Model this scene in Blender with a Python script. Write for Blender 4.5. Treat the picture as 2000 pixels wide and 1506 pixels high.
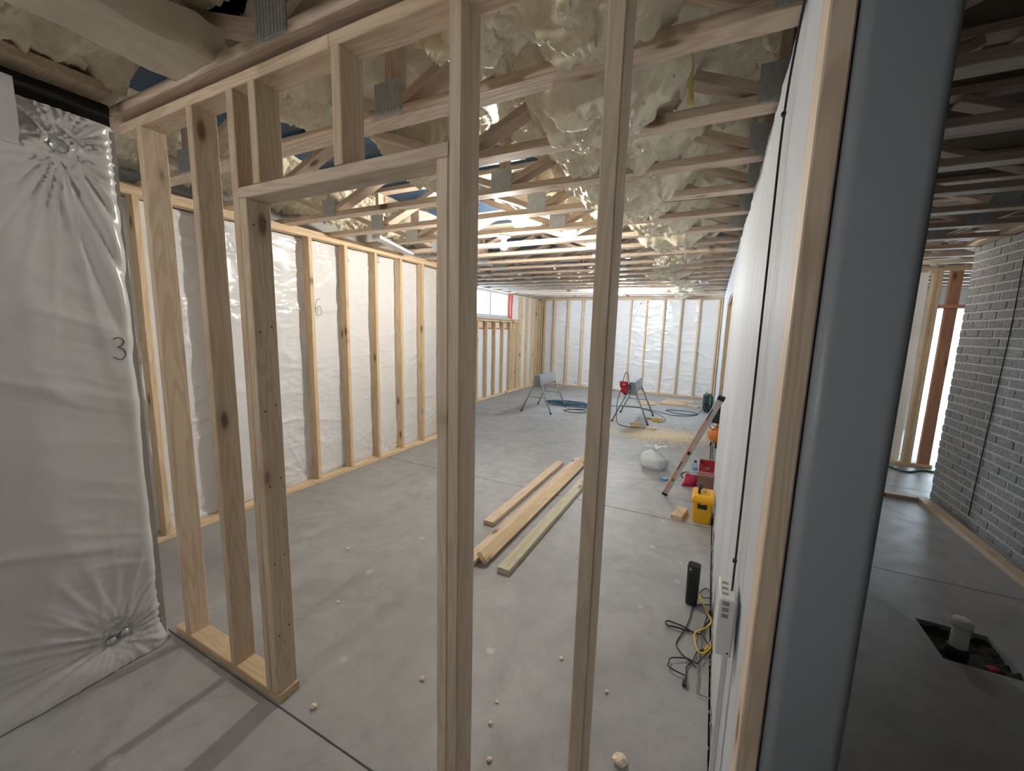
import bpy, bmesh, math, random
import numpy as np
from mathutils import Matrix, Vector

random.seed(7)
rng = np.random.default_rng(7)
for o in list(bpy.data.objects):
    bpy.data.objects.remove(o, do_unlink=True)
scene = bpy.context.scene
col = scene.collection

# ------------------------------------------------------------------ camera, world, exposure
cam_data = bpy.data.cameras.new('camera')
cam = bpy.data.objects.new('camera', cam_data)
col.objects.link(cam)
RX, RU, RF = ((0.8931694, 0.4489473, 0.0263582), (-0.0872303, 0.1154492, 0.9894758), (-0.4411795, 0.8860687, -0.1422775))
cam.matrix_world = Matrix(((RX[0], RU[0], -RF[0], 0), (RX[1], RU[1], -RF[1], 0), (RX[2], RU[2], -RF[2], 1.59), (0, 0, 0, 1)))
cam_data.sensor_fit = 'HORIZONTAL'
cam_data.sensor_width = 36.0
cam_data.lens = 779.9 / 2000 * 36.0
cam_data.clip_start = 0.02
scene.camera = cam

scene.view_settings.view_transform = 'Standard'
scene.view_settings.look = 'None'
scene.view_settings.gamma = 1.0
scene.view_settings.exposure = 0.58
scene.view_settings.use_curve_mapping = False

BULB_W = 62.0       # ceiling bulb nearest to the camera in the long room
BULB2_W = 92.0      # ceiling bulb at the far end
NEAR_W = 25.0
SIDE_FILL_W = 11.0       # unseen bulb added to brighten the right-hand room, hidden behind the column       # bulb in the near room, behind the camera
SKY = 10.0

world = bpy.data.worlds.new('world')
scene.world = world
world.use_nodes = True
wn = world.node_tree.nodes
wn.clear()
wo = wn.new('ShaderNodeOutputWorld')
wb = wn.new('ShaderNodeBackground')
wb.inputs['Color'].default_value = (0.70, 0.86, 1.0, 1)
wb.inputs['Strength'].default_value = SKY
world.node_tree.links.new(wb.outputs[0], wo.inputs[0])


def portal(name, loc, rot, sx, sy):
    d = bpy.data.lights.new(name, 'AREA')
    d.shape = 'RECTANGLE'
    d.size = sx
    d.size_y = sy
    d.cycles.is_portal = True
    o = bpy.data.objects.new(name, d)
    o.location = loc
    o.rotation_euler = rot
    col.objects.link(o)


portal('window_portal', (-4.72, 7.75, 2.07), (0, math.radians(-90), 0), 0.7, 2.6)
portal('patio_portal', (3.9, 9.46, 1.05), (math.radians(-90), 0, 0), 1.4, 2.1)

# ------------------------------------------------------------------ materials
MATS = {}


class NT:
    def __init__(self, name):
        m = bpy.data.materials.new(name)
        m.use_nodes = True
        self.m = m
        self.t = m.node_tree
        self.b = self.t.nodes['Principled BSDF']
        MATS[name] = m

    def n(self, kind, **kw):
        nd = self.t.nodes.new('ShaderNode' + kind)
        for k, v in kw.items():
            if hasattr(nd, k) and k not in nd.inputs:
                setattr(nd, k, v)
            else:
                nd.inputs[k].default_value = v
        return nd

    def l(self, a, b):
        self.t.links.new(a, b)

    def ramp(self, src, stops):
        r = self.n('ValToRGB')
        e = r.color_ramp.elements
        while len(e) < len(stops):
            e.new(0.5)
        for el, (p, c) in zip(e, stops):
            el.position = p
            el.color = (c[0], c[1], c[2], 1) if not isinstance(c, (int, float)) else (c, c, c, 1)
        self.l(src, r.inputs[0])
        return r.outputs[0]

    def mix(self, fac, a, b, mode='MIX'):
        x = self.n('Mix')
        x.data_type = 'RGBA'
        x.blend_type = mode
        for inp, v in ((0, fac), (6, a), (7, b)):
            if isinstance(v, (int, float)):
                x.inputs[inp].default_value = v
            elif isinstance(v, tuple):
                x.inputs[inp].default_value = (v[0], v[1], v[2], 1)
            else:
                self.l(v, x.inputs[inp])
        return x.outputs[2]

    def math(self, op, a, b=None):
        x = self.n('Math')
        x.operation = op
        for i, v in ((0, a), (1, b)):
            if v is None:
                continue
            if isinstance(v, (int, float)):
                x.inputs[i].default_value = v
            else:
                self.l(v, x.inputs[i])
        return x.outputs[0]

    def coords(self, scale=(1, 1, 1), rand=False, kind='Object'):
        tc = self.n('TexCoord')
        src = tc.outputs[kind]
        if rand:
            oi = self.n('ObjectInfo')
            mu = self.math('MULTIPLY', oi.outputs['Random'], 61.0)
            cx = self.n('CombineXYZ')
            for i in range(3):
                self.l(mu, cx.inputs[i])
            ad = self.n('VectorMath', operation='ADD')
            self.l(src, ad.inputs[0])
            self.l(cx.outputs[0], ad.inputs[1])
            src = ad.outputs[0]
        mp = self.n('Mapping')
        mp.inputs['Scale'].default_value = scale
        self.l(src, mp.inputs['Vector'])
        return mp.outputs[0]

    def noise(self, vec, scale, detail=3, rough=0.55, dist=0.0):
        x = self.n('TexNoise')
        x.inputs['Scale'].default_value = scale
        x.inputs['Detail'].default_value = detail
        x.inputs['Roughness'].default_value = rough
        x.inputs['Distortion'].default_value = dist
        self.l(vec, x.inputs['Vector'])
        return x.outputs['Fac']

    def bump(self, h, strength, dist=0.01):
        b = self.n('Bump')
        b.inputs['Strength'].default_value = strength
        b.inputs['Distance'].default_value = dist
        self.l(h, b.inputs['Height'])
        self.l(b.outputs[0], self.b.inputs['Normal'])

    def base(self, v):
        if isinstance(v, tuple):
            self.b.inputs['Base Color'].default_value = (v[0], v[1], v[2], 1)
        else:
            self.l(v, self.b.inputs['Base Color'])

    def set(self, **kw):
        for k, v in kw.items():
            self.b.inputs[k.replace('_', ' ')].default_value = v


def wood(name, light, dark, knot=(0.16, 0.065, 0.028), rough=0.62, tint=None):
    t = NT(name)
    v = t.coords((1, 1, 1), rand=True)
    ms = t.n('Mapping')
    ms.inputs['Scale'].default_value = (0.55, 6.5, 6.5)
    t.l(v, ms.inputs['Vector'])
    big = t.noise(ms.outputs[0], 2.0, 3, 0.5, 0.6)
    rings = t.math('SINE', t.math('MULTIPLY', big, 58.0))
    rings = t.math('MULTIPLY_ADD', rings, 0.5)
    t.t.nodes[-1].inputs[2].default_value = 0.5
    mf = t.n('Mapping')
    mf.inputs['Scale'].default_value = (3.0, 120.0, 120.0)
    t.l(v, mf.inputs['Vector'])
    fine = t.noise(mf.outputs[0], 1.6, 2, 0.6)
    c = t.mix(t.ramp(rings, [(0.25, 0.0), (1.0, 0.62)]), light, dark)
    c = t.mix(t.ramp(fine, [(0.35, 0.0), (0.75, 0.35)]), c, dark)
    mk = t.n('Mapping')
    mk.inputs['Scale'].default_value = (3.0, 8.0, 0.4)
    t.l(v, mk.inputs['Vector'])
    vo = t.n('TexVoronoi')
    vo.inputs['Scale'].default_value = 1.0
    t.l(mk.outputs[0], vo.inputs['Vector'])
    halo = t.ramp(vo.outputs['Distance'], [(0.12, 0.6), (0.27, 0.0)])
    c = t.mix(halo, c, tuple(x * 0.75 for x in dark))
    kn = t.ramp(vo.outputs['Distance'], [(0.085, 0.85), (0.15, 0.0)])
    c = t.mix(kn, c, knot)
    oi = t.n('ObjectInfo')
    br = t.math('MULTIPLY_ADD', oi.outputs['Random'], 0.30)
    t.t.nodes[-1].inputs[2].default_value = 0.84
    cb = t.n('CombineXYZ')
    for i in range(3):
        t.l(br, cb.inputs[i])
    c = t.mix(1.0, c, cb.outputs[0], 'MULTIPLY')
    t.base(c)
    t.set(Roughness=rough)
    t.bump(t.math('ADD', rings, fine), 0.12, 0.002)
    return t.m


wood('pine', (0.74, 0.60, 0.44), (0.56, 0.41, 0.265))
wood('pine_warm', (0.76, 0.595, 0.39), (0.60, 0.42, 0.235))
wood('pine_grey', (0.67, 0.56, 0.44), (0.49, 0.385, 0.285))
wood('pine_pale', (0.76, 0.64, 0.50), (0.60, 0.48, 0.35))
wood('treated', (0.62, 0.58, 0.42), (0.44, 0.40, 0.26))
wood('truss_wood', (0.74, 0.61, 0.49), (0.55, 0.41, 0.30))
wood('red_wood', (0.62, 0.33, 0.20), (0.50, 0.22, 0.13))

t = NT('foam')
v = t.coords()
n1 = t.noise(v, 9, 4, 0.6, 0.8)
n2 = t.noise(v, 55, 3, 0.6, 0.4)
c = t.mix(t.ramp(n1, [(0.35, 0.0), (0.75, 1.0)]), (0.92, 0.87, 0.72), (0.80, 0.71, 0.51))
t.base(c)
t.set(Roughness=0.30, Subsurface_Weight=0.0)
t.b.inputs['Specular IOR Level'].default_value = 0.55
t.bump(t.math('ADD', t.math('MULTIPLY', n1, 1.2), n2), 0.55, 0.012)

t = NT('foam_flat')
v = t.coords()
n1 = t.noise(v, 14, 4, 0.6)
t.base(t.mix(n1, (0.76, 0.71, 0.60), (0.66, 0.60, 0.47)))
t.set(Roughness=0.6)
t.bump(n1, 0.4, 0.01)


def film(name, colr, rough, sc, strength, stretch=(1, 1, 1)):
    t = NT(name)
    v = t.coords(stretch)
    a = t.noise(v, sc, 3, 0.55, 1.2)
    b = t.noise(v, sc * 5.5, 2, 0.5, 0.8)
    t.base(colr)
    t.set(Roughness=rough)
    t.b.inputs['Specular IOR Level'].default_value = 0.6
    t.bump(t.math('ADD', a, t.math('MULTIPLY', b, 0.22)), strength, 0.012)


film('film', (0.82, 0.83, 0.85), 0.20, 5.0, 0.55, (0.6, 0.6, 1.6))
film('film_near', (0.70, 0.70, 0.71), 0.25, 4.0, 0.22)
film('film_flat', (0.60, 0.635, 0.69), 0.62, 3.0, 0.30, (1.0, 1.0, 0.10))
MATS['film_flat'].node_tree.nodes['Principled BSDF'].inputs['Specular IOR Level'].default_value = 0.3

t = NT('concrete')
v = t.coords((1, 1, 1), kind='Object')
a = t.noise(v, 0.9, 6, 0.62, 0.5)
b = t.noise(v, 7, 5, 0.65)
f = t.noise(v, 140, 2, 0.5)
c = t.mix(t.ramp(a, [(0.3, 0.0), (0.7, 1.0)]), (0.285, 0.29, 0.292), (0.425, 0.43, 0.43))
c = t.mix(t.ramp(b, [(0.42, 0.0), (0.66, 0.4)]), c, (0.27, 0.265, 0.255))
b2 = t.noise(v, 2.3, 4, 0.7, 0.8)
c = t.mix(t.ramp(b2, [(0.5, 0.0), (0.68, 0.45)]), c, (0.22, 0.22, 0.222))
c = t.mix(t.ramp(f, [(0.55, 0.0), (0.8, 0.25)]), c, (0.23, 0.225, 0.215))
vo = t.n('TexVoronoi')
vo.inputs['Scale'].default_value = 5.0
t.l(v, vo.inputs['Vector'])
vc = t.n('TexVoronoi')
vc.inputs['Scale'].default_value = 5.0
t.l(v, vc.inputs['Vector'])
sep = t.n('SeparateColor')
t.l(vo.outputs['Color'], sep.inputs[0])
pick = t.math('GREATER_THAN', sep.outputs[0], 0.62)
wob = t.math('ADD', vo.outputs['Distance'], t.math('MULTIPLY', t.noise(v, 30, 2), 0.10))
spot = t.math('MULTIPLY', t.ramp(wob, [(0.13, 0.5), (0.17, 0.0)]), pick)
c = t.mix(spot, c, (0.62, 0.59, 0.53))
t.base(c)
rr = t.math('MULTIPLY_ADD', b, 0.35)
t.t.nodes[-1].inputs[2].default_value = 0.33
t.l(rr, t.b.inputs['Roughness'])
t.bump(t.math('ADD', b, f), 0.10, 0.004)


def plain(name, colr, rough=0.5, metal=0.0, nscale=0, nstr=0.0, var=0.0, **kw):
    t = NT(name)
    if nscale:
        v = t.coords()
        n = t.noise(v, nscale, 4, 0.6)
        if var:
            t.base(t.mix(n, tuple(x * (1 - var) for x in colr), tuple(min(1, x * (1 + var)) for x in colr)))
        else:
            t.base(colr)
        if nstr:
            t.bump(n, nstr, 0.005)
    else:
        t.base(colr)
    t.set(Roughness=rough, Metallic=metal)
    for k, val in kw.items():
        t.b.inputs[k.replace('_', ' ')].default_value = val
    return t.m


def emit(name, colr, strength):
    t = NT(name)
    t.base(colr)
    t.b.inputs['Emission Color'].default_value = (colr[0], colr[1], colr[2], 1)
    t.b.inputs['Emission Strength'].default_value = strength
    return t.m


plain('dark_soil', (0.022, 0.02, 0.018), 0.9, 0, 30, 0.8, 0.5)
plain('joint_dark', (0.035, 0.033, 0.03), 0.9, 0, 40, 0.3, 0.3)
plain('navy_sheet', (0.022, 0.085, 0.18), 0.42, 0, 6, 0.4, 0.3)
plain('osb_dark', (0.13, 0.095, 0.07), 0.8, 0, 26, 0.5, 0.5)
plain('wall_concrete', (0.42, 0.42, 0.41), 0.8, 0, 6, 0.2, 0.15)
plain('drywall', (0.84, 0.84, 0.83), 0.7, 0, 20, 0.06, 0.03)
plain('drywall_core', (0.55, 0.53, 0.50), 0.85, 0, 60, 0.4, 0.2)
plain('gap_shade', (0.02, 0.02, 0.02), 0.85, 0, 12, 0.3, 0.4)
plain('grey_paint', (0.33, 0.37, 0.415), 0.42, 0, 3, 0.03, 0.04)
plain('galv', (0.60, 0.64, 0.67), 0.45, 0.55, 35, 0.3, 0.35)
plain('mortar', (0.56, 0.55, 0.54), 0.9, 0, 60, 0.5, 0.12)
t = NT('brick_grey')
v = t.coords((1, 1, 1), rand=True)
n = t.noise(v, 38, 5, 0.7)
n2 = t.noise(v, 9, 2)
c = t.mix(t.ramp(n, [(0.3, 0.0), (0.7, 1.0)]), (0.24, 0.24, 0.24), (0.46, 0.46, 0.455))
oi = t.n('ObjectInfo')
c = t.mix(t.math('MULTIPLY', oi.outputs['Random'], 0.35), c, (0.22, 0.22, 0.225))
t.base(c)
t.set(Roughness=0.9)
t.bump(n, 0.9, 0.012)
plain('steel_grey', (0.30, 0.33, 0.36), 0.38, 0.55, 12, 0.05, 0.08)
plain('rubber', (0.015, 0.015, 0.017), 0.6, 0, 30, 0.1)
plain('cable_black', (0.018, 0.019, 0.022), 0.5)
plain('cable_yellow', (0.72, 0.50, 0.06), 0.45)
plain('cable_grey', (0.22, 0.22, 0.22), 0.5)
plain('cable_blue', (0.035, 0.11, 0.19), 0.5)
plain('tool_red', (0.50, 0.012, 0.03), 0.35, 0, 15, 0.05)
plain('tool_dark', (0.035, 0.04, 0.045), 0.45, 0, 25, 0.08)
plain('tool_green', (0.10, 0.36, 0.08), 0.4)
plain('case_green', (0.015, 0.04, 0.038), 0.45, 0, 20, 0.1)
plain('box_yellow', (0.86, 0.46, 0.012), 0.42, 0, 90, 0.06, 0.04)
plain('box_black', (0.02, 0.02, 0.02), 0.5)
plain('level_silver', (0.62, 0.60, 0.60), 0.32, 0.55)
plain('level_orange', (0.80, 0.34, 0.24), 0.45)
plain('bag_white', (0.72, 0.78, 0.82), 0.3, 0, 14, 0.7, 0.06, Transmission_Weight=0.12)
plain('tape_blue', (0.08, 0.30, 0.62), 0.55)
plain('card_red', (0.42, 0.03, 0.05), 0.6, 0, 20, 0.1, 0.1)
plain('card_brown', (0.20, 0.115, 0.09), 0.75, 0, 30, 0.1, 0.1)
plain('print_white', (0.85, 0.85, 0.85), 0.6)
plain('bag_red', (0.45, 0.02, 0.08), 0.3, 0, 18, 0.6, 0.2)
plain('bag_pink', (0.78, 0.55, 0.62), 0.3, 0, 18, 0.4)
plain('clear_plastic', (0.85, 0.9, 0.95), 0.08, 0, Transmission_Weight=0.85, IOR=1.4)
plain('paper_label', (0.30, 0.42, 0.62), 0.5)
plain('tank_orange', (0.80, 0.26, 0.05), 0.28, 0, 6, 0.03)
plain('modem_black', (0.012, 0.017, 0.021), 0.35)
plain('modem_gloss', (0.03, 0.035, 0.04), 0.08)
plain('device_white', (0.72, 0.73, 0.74), 0.5)
plain('device_slot', (0.28, 0.28, 0.29), 0.7)
plain('pvc_white', (0.72, 0.72, 0.69), 0.4, 0, 10, 0.05, 0.05)
plain('pen', (0.05, 0.05, 0.06), 0.6)
plain('window_white', (0.62, 0.66, 0.70), 0.45)
plain('red_seal', (0.60, 0.10, 0.05), 0.6, 0, 25, 0.3, 0.2)
plain('foam_crumb', (0.86, 0.74, 0.56), 0.6, 0, 60, 0.6, 0.1)
plain('sawdust', (0.80, 0.68, 0.47), 0.9, 0, 80, 0.3, 0.2)
plain('strap_yellow', (0.60, 0.52, 0.20), 0.5, 0, 20, 0.2, 0.1)
plain('porcelain', (0.82, 0.82, 0.80), 0.3)
plain('hose_green', (0.03, 0.16, 0.11), 0.5)
gl = NT('glass')
gl.base((0.92, 0.96, 1.0))
gl.set(Roughness=0.0, IOR=1.02, Transmission_Weight=1.0)
BR = 0.036
AREA = 4 * math.pi * BR * BR
emit('bulb_glow', (1.0, 0.93, 0.82), BULB_W / (math.pi * AREA))
emit('bulb_glow_far', (0.90, 0.955, 1.0), BULB2_W / (math.pi * AREA))
emit('fill_glow_side', (1.0, 0.95, 0.88), SIDE_FILL_W / (math.pi * AREA))
emit('bulb_glow_near', (1.0, 0.96, 0.91), NEAR_W / (math.pi * AREA))

# ------------------------------------------------------------------ mesh helpers


class MB:
    def __init__(self):
        self.v = []
        self.f = []
        self.sm = []

    def add(self, vs, fs, smooth=False):
        b = len(self.v)
        self.v += [tuple(p) for p in vs]
        self.f += [tuple(i + b for i in f) for f in fs]
        self.sm += [smooth] * len(fs)
        return self

    def box(self, x0, x1, y0, y1, z0, z1):
        vs = [(x0, y0, z0), (x1, y0, z0), (x1, y1, z0), (x0, y1, z0), (x0, y0, z1), (x1, y0, z1), (x1, y1, z1), (x0, y1, z1)]
        return self.add(vs, [(0, 3, 2, 1), (4, 5, 6, 7), (0, 1, 5, 4), (1, 2, 6, 5), (2, 3, 7, 6), (3, 0, 4, 7)])

    def cbox(self, cx, cy, cz, sx, sy, sz, ch=0.004):
        """box with chamfered edges (a rounded-looking solid)"""
        x, y, z = sx / 2, sy / 2, sz / 2
        ch = min(ch, x * .9, y * .9, z * .9)
        rings = []
        for zz, ins in ((-z, ch), (-z + ch, 0), (z - ch, 0), (z, ch)):
            a, b = x - ins, y - ins
            c2 = ch
            rings.append([(cx + px, cy + py, cz + zz) for px, py in
                          ((a - c2, -b), (a, -b + c2), (a, b - c2), (a - c2, b), (-a + c2, b), (-a, b - c2), (-a, -b + c2), (-a + c2, -b))])
        return self.loft(rings, caps=True)

    def loft(self, rings, caps=True, smooth=False, closed=True):
        n = len(rings[0])
        vs = [p for r in rings for p in r]
        fs = []
        for i in range(len(rings) - 1):
            for j in range(n if closed else n - 1):
                k = (j + 1) % n
                fs.append((i * n + j, i * n + k, (i + 1) * n + k, (i + 1) * n + j))
        if caps:
            fs.append(tuple(range(n - 1, -1, -1)))
            fs.append(tuple((len(rings) - 1) * n + j for j in range(n)))
        return self.add(vs, fs, smooth)

    def tube(self, pts, r, n=8, caps=True):
        pts = [Vector(p) for p in pts]
        rings = []
        up = Vector((0.123, 0.31, 0.94)).normalized()
        prev = None
        for i, p in enumerate(pts):
            d = (pts[min(i + 1, len(pts) - 1)] - pts[max(i - 1, 0)])
            if d.length < 1e-9:
                d = Vector((1, 0, 0))
            d.normalize()
            a = prev if prev is not None else up
            a = a - d * a.dot(d)
            if a.length < 1e-5:
                a = Vector((1, 0, 0)) - d * d.x
            a.normalize()
            prev = a
            b = d.cross(a)
            rad = r[i] if isinstance(r, (list, tuple)) else r
            rings.append([tuple(p + (a * math.cos(2 * math.pi * k / n) + b * math.sin(2 * math.pi * k / n)) * rad) for k in range(n)])
        return self.loft(rings, caps, True)

    def lathe(self, prof, cx=0, cy=0, n=20, axis='z'):
        rings = []
        for r, h in prof:
            ring = []
            for k in range(n):
                a = 2 * math.pi * k / n
                p = (r * math.cos(a), r * math.sin(a), h)
                if axis == 'x':
                    p = (h, r * math.cos(a), r * math.sin(a))
                elif axis == 'y':
                    p = (r * math.sin(a), h, r * math.cos(a))
                ring.append((p[0] + cx, p[1] + cy, p[2]) if axis == 'z' else p)
            rings.append(ring)
        return self.loft(rings, True, True)

    def xf(self, m):
        self.v = [tuple(m @ Vector(p)) for p in self.v]
        return self

    def mesh(self, name):
        me = bpy.data.meshes.new(name)
        me.from_pydata(self.v, [], self.f)
        me.polygons.foreach_set('use_smooth', self.sm)
        me.update()
        bm = bmesh.new()
        bm.from_mesh(me)
        bmesh.ops.recalc_face_normals(bm, faces=bm.faces)
        bm.to_mesh(me)
        bm.free()
        return me

    def build(self, name, mat, parent=None, loc=(0, 0, 0)):
        return link(name, self.mesh(name), mat, parent, loc)


def link(name, me, mat, parent=None, loc=(0, 0, 0)):
    if mat and not me.materials:
        me.materials.append(MATS[mat])
    o = bpy.data.objects.new(name, me)
    o.location = loc
    if parent:
        o.parent = parent
    col.objects.link(o)
    return o


def tag(o, label, cat, group=None, kind=None):
    o['label'] = label
    o['category'] = cat
    if group:
        o['group'] = group
    if kind:
        o['kind'] = kind
    return o


def struct(o):
    o['kind'] = 'structure'
    return o


def thing(name, label, cat, loc=(0, 0, 0), group=None, rz=0.0):
    o = bpy.data.objects.new(name, None)
    o.empty_display_size = 0.05
    o.location = loc
    o.rotation_euler = (0, 0, rz)
    col.objects.link(o)
    return tag(o, label, cat, group)


_bm = {}


def board_mesh(L, w, th, mat):
    k = (round(L, 4), round(w, 4), round(th, 4), mat)
    if k not in _bm:
        c = min(0.003, th * 0.1)
        x, y, z = L / 2, w / 2, th / 2
        prof = [(y - c, -z), (y, -z + c), (y, z - c), (y - c, z), (-y + c, z), (-y, z - c), (-y, -z + c), (-y + c, -z)]
        me = MB().loft([[(-x, a, b) for a, b in prof], [(x, a, b) for a, b in prof]]).mesh('board')
        me.materials.append(MATS[mat])
        _bm[k] = me
    return _bm[k]


def board(name, p0, p1, w, th, wdir, mat, parent=None):
    """board from p0 to p1 (centre line); width w lies along wdir, thickness th across"""
    p0 = Vector(p0)
    p1 = Vector(p1)
    d = (p1 - p0)
    L = d.length
    d.normalize()
    wv = Vector(wdir)
    wv = (wv - d * wv.dot(d)).normalized()
    tv = d.cross(wv)
    o = bpy.data.objects.new(name, board_mesh(L, w, th, mat))
    m = Matrix((d, wv, tv)).transposed().to_4x4()
    c = (p0 + p1) / 2
    if parent:
        o.parent = parent
        c = c - parent.location
    m.translation = c
    o.matrix_local = m
    col.objects.link(o)
    return o


def crom(pts, k=8):
    P = [Vector(p) for p in pts]
    P = [P[0]] + P + [P[-1]]
    out = []
    for i in range(1, len(P) - 2):
        a, b, c, d = P[i - 1], P[i], P[i + 1], P[i + 2]
        for j in range(k):
            s = j / k
            out.append(0.5 * ((2 * b) + (-a + c) * s + (2 * a - 5 * b + 4 * c - d) * s * s + (-a + 3 * b - 3 * c + d) * s ** 3))
    out.append(P[-2])
    return out


def cable(name, pts, r, mat, parent=None, k=8, n=7):
    return MB().tube(crom(pts, k), r, n).build(name, mat, parent)


# value noise in numpy
_tab = rng.random((256, 256))


def vnoise(x, y):
    xi = np.floor(x).astype(int)
    yi = np.floor(y).astype(int)
    fx = x - xi
    fy = y - yi
    fx = fx * fx * fx * (fx * (fx * 6 - 15) + 10)
    fy = fy * fy * fy * (fy * (fy * 6 - 15) + 10)
    a = _tab[xi & 255, yi & 255]
    b = _tab[(xi + 1) & 255, yi & 255]
    c = _tab[xi & 255, (yi + 1) & 255]
    d = _tab[(xi + 1) & 255, (yi + 1) & 255]
    return (a * (1 - fx) + b * fx) * (1 - fy) + (c * (1 - fx) + d * fx) * fy


def fbm(x, y, oct=4, rough=0.5):
    s = 0
    a = 1
    t = 0
    for i in range(oct):
        s = s + a * vnoise(x + 17.3 * i, y - 9.1 * i)
        t += a
        a *= rough
        x = x * 2.03
        y = y * 2.03
    return s / t


def ridged(x, y, oct=4, rough=0.5):
    s = 0
    a = 1
    t = 0
    for i in range(oct):
        s = s + a * (1 - np.abs(2 * vnoise(x + 31.7 * i, y + 5.3 * i) - 1))
        t += a
        a *= rough
        x = x * 2.1
        y = y * 2.1
    return s / t


def sstep(a, b, x):
    t = np.clip((x - a) / (b - a), 0, 1)
    return t * t * (3 - 2 * t)


def grid_mesh(name, P, mat, smooth=True):
    """P: (nu, nv, 3)"""
    nu, nv = P.shape[:2]
    me = bpy.data.meshes.new(name)
    idx = np.arange(nu * nv).reshape(nu, nv)
    q = np.stack([idx[:-1, :-1], idx[1:, :-1], idx[1:, 1:], idx[:-1, 1:]], -1).reshape(-1, 4)
    me.vertices.add(nu * nv)
    me.vertices.foreach_set('co', P.reshape(-1).astype(np.float32))
    me.loops.add(q.size)
    me.loops.foreach_set('vertex_index', q.reshape(-1).astype(np.int32))
    me.polygons.add(len(q))
    me.polygons.foreach_set('loop_start', np.arange(0, q.size, 4, dtype=np.int32))
    me.polygons.foreach_set('loop_total', np.full(len(q), 4, dtype=np.int32))
    me.polygons.foreach_set('use_smooth', np.full(len(q), smooth))
    me.update(calc_edges=True)
    me.materials.append(MATS[mat])
    return me


# ------------------------------------------------------------------ key dimensions (metres)
PY = 0.894                 # front face of the stud partition
D = 0.089                  # stud depth
T = 0.038                  # lumber thickness
XL, XW, YF = -3.41, -4.45, 10.70   # stud faces: left wall, window wall, far wall
YJ = 5.2                   # where the left wall steps back
XR = 0.135                 # white sheet on the right wall
ZT = 2.43                  # underside of the trusses
ZS = 2.79                  # underside of the subfloor

# ------------------------------------------------------------------ floor
fl = struct(MB().box(-5, 5.2, -4, 11.2, -0.16, -0.05).build('floor', 'joint_dark'))
G = 0.004


def slab(x0, x1, y0, y1):
    MB().box(x0 + G, x1 - G, y0 + G, y1 - G, -0.06, 0.0).build('slab', 'concrete', fl)


slab(-5, 0.121, -4, 0.886)
slab(-5, 0.121, 0.886, 3.51)
slab(-5, 0.121, 3.51, 7.1)
slab(-5, 0.121, 7.1, 11.2)
slab(0.121, 5.2, -4, 0.886)
slab(0.121, 5.2, 3.47, 5.55)
slab(0.121, 2.45, 5.55, 11.2)
slab(2.45, 5.2, 5.55, 11.2)
# slab with the square drain cut-out
hx0, hx1, hy0, hy1 = 1.175, 1.47, 2.60, 2.925
m = MB()
for a in ((0.121 + G, hx0, 0.886 + G, 3.47 - G), (hx1, 5.2, 0.886 + G, 3.47 - G), (hx0, hx1, 0.886 + G, hy0), (hx0, hx1, hy1, 3.47 - G)):
    m.box(*a, -0.06, 0.0)
m.build('slab', 'concrete', fl)
gx = np.linspace(hx0, hx1, 40)
gy = np.linspace(hy0, hy1, 40)
X, Y = np.meshgrid(gx, gy, indexing='ij')
Z = -0.046 + 0.05 * (fbm(X * 18, Y * 18, 4) - 0.45)
edge = np.minimum(np.minimum(X - hx0, hx1 - X), np.minimum(Y - hy0, hy1 - Y))
Z += 0.035 * np.exp(-edge / 0.02) * fbm(X * 30 + 4, Y * 30, 2)
Z = np.minimum(Z, -0.003)
link('drain_pit', grid_mesh('drain_pit', np.stack([X, Y, Z], -1), 'dark_soil'), None, fl)

# ------------------------------------------------------------------ ceiling
struct(MB().box(-4.9, 0.18, -4, 11.2, ZS, ZS + 0.03).build('ceiling', 'navy_sheet'))
struct(MB().box(0.18, 5.2, -4, 11.2, ZS, ZS + 0.03).build('ceiling', 'osb_dark'))

# ------------------------------------------------------------------ walls
struct(MB().box(-3.72, -3.55, 0.95, YJ, 0, ZS).build('wall_left', 'wall_concrete'))
struct(MB().box(-4.8, -3.55, YJ - 0.12, YJ, 0, ZS).build('wall_jog', 'wall_concrete'))
WY0, WY1, WZ0, WZ1 = 6.75, 8.96, 1.83, 2.44
m = MB()
m.box(-4.8, -4.55, YJ, WY0, 0, ZS).box(-4.8, -4.55, WY1, 11.2, 0, ZS)
m.box(-4.8, -4.55, WY0, WY1, 0, WZ0).box(-4.8, -4.55, WY0, WY1, WZ1, ZS)
struct(m.build('wall_window_side', 'wall_concrete'))
struct(MB().box(-4.8, 0.3, 10.81, 11.0, 0, ZS).build('wall_far', 'wall_concrete'))
struct(MB().box(-2.9, -2.33, -4, 0.86, 0, 2.36).build('wall_near_left', 'wall_concrete'))
struct(MB().box(-3.72, -2.9, -4, 0.95, 0, ZS).build('wall_near_left', 'wall_concrete'))
struct(MB().box(-3.72, 5.2, -4.2, -4.0, 0, ZS).build('wall_behind', 'wall_concrete'))
struct(MB().box(5.0, 5.2, -4, 9.5, 0, ZS).build('wall_right_room', 'wall_concrete'))
# white boarded wall between the rooms, with a wide opening
OY0, OY1, OZ = 4.55, 6.5, 2.03
m = MB()
m.box(0.165, 0.235, 0.99, OY0, 0.0, 2.43).box(0.165, 0.235, OY1, 10.81, 0.0, 2.43).box(0.165, 0.235, OY0, OY1, OZ, 2.43)
struct(m.build('wall_right', 'drywall'))
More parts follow.
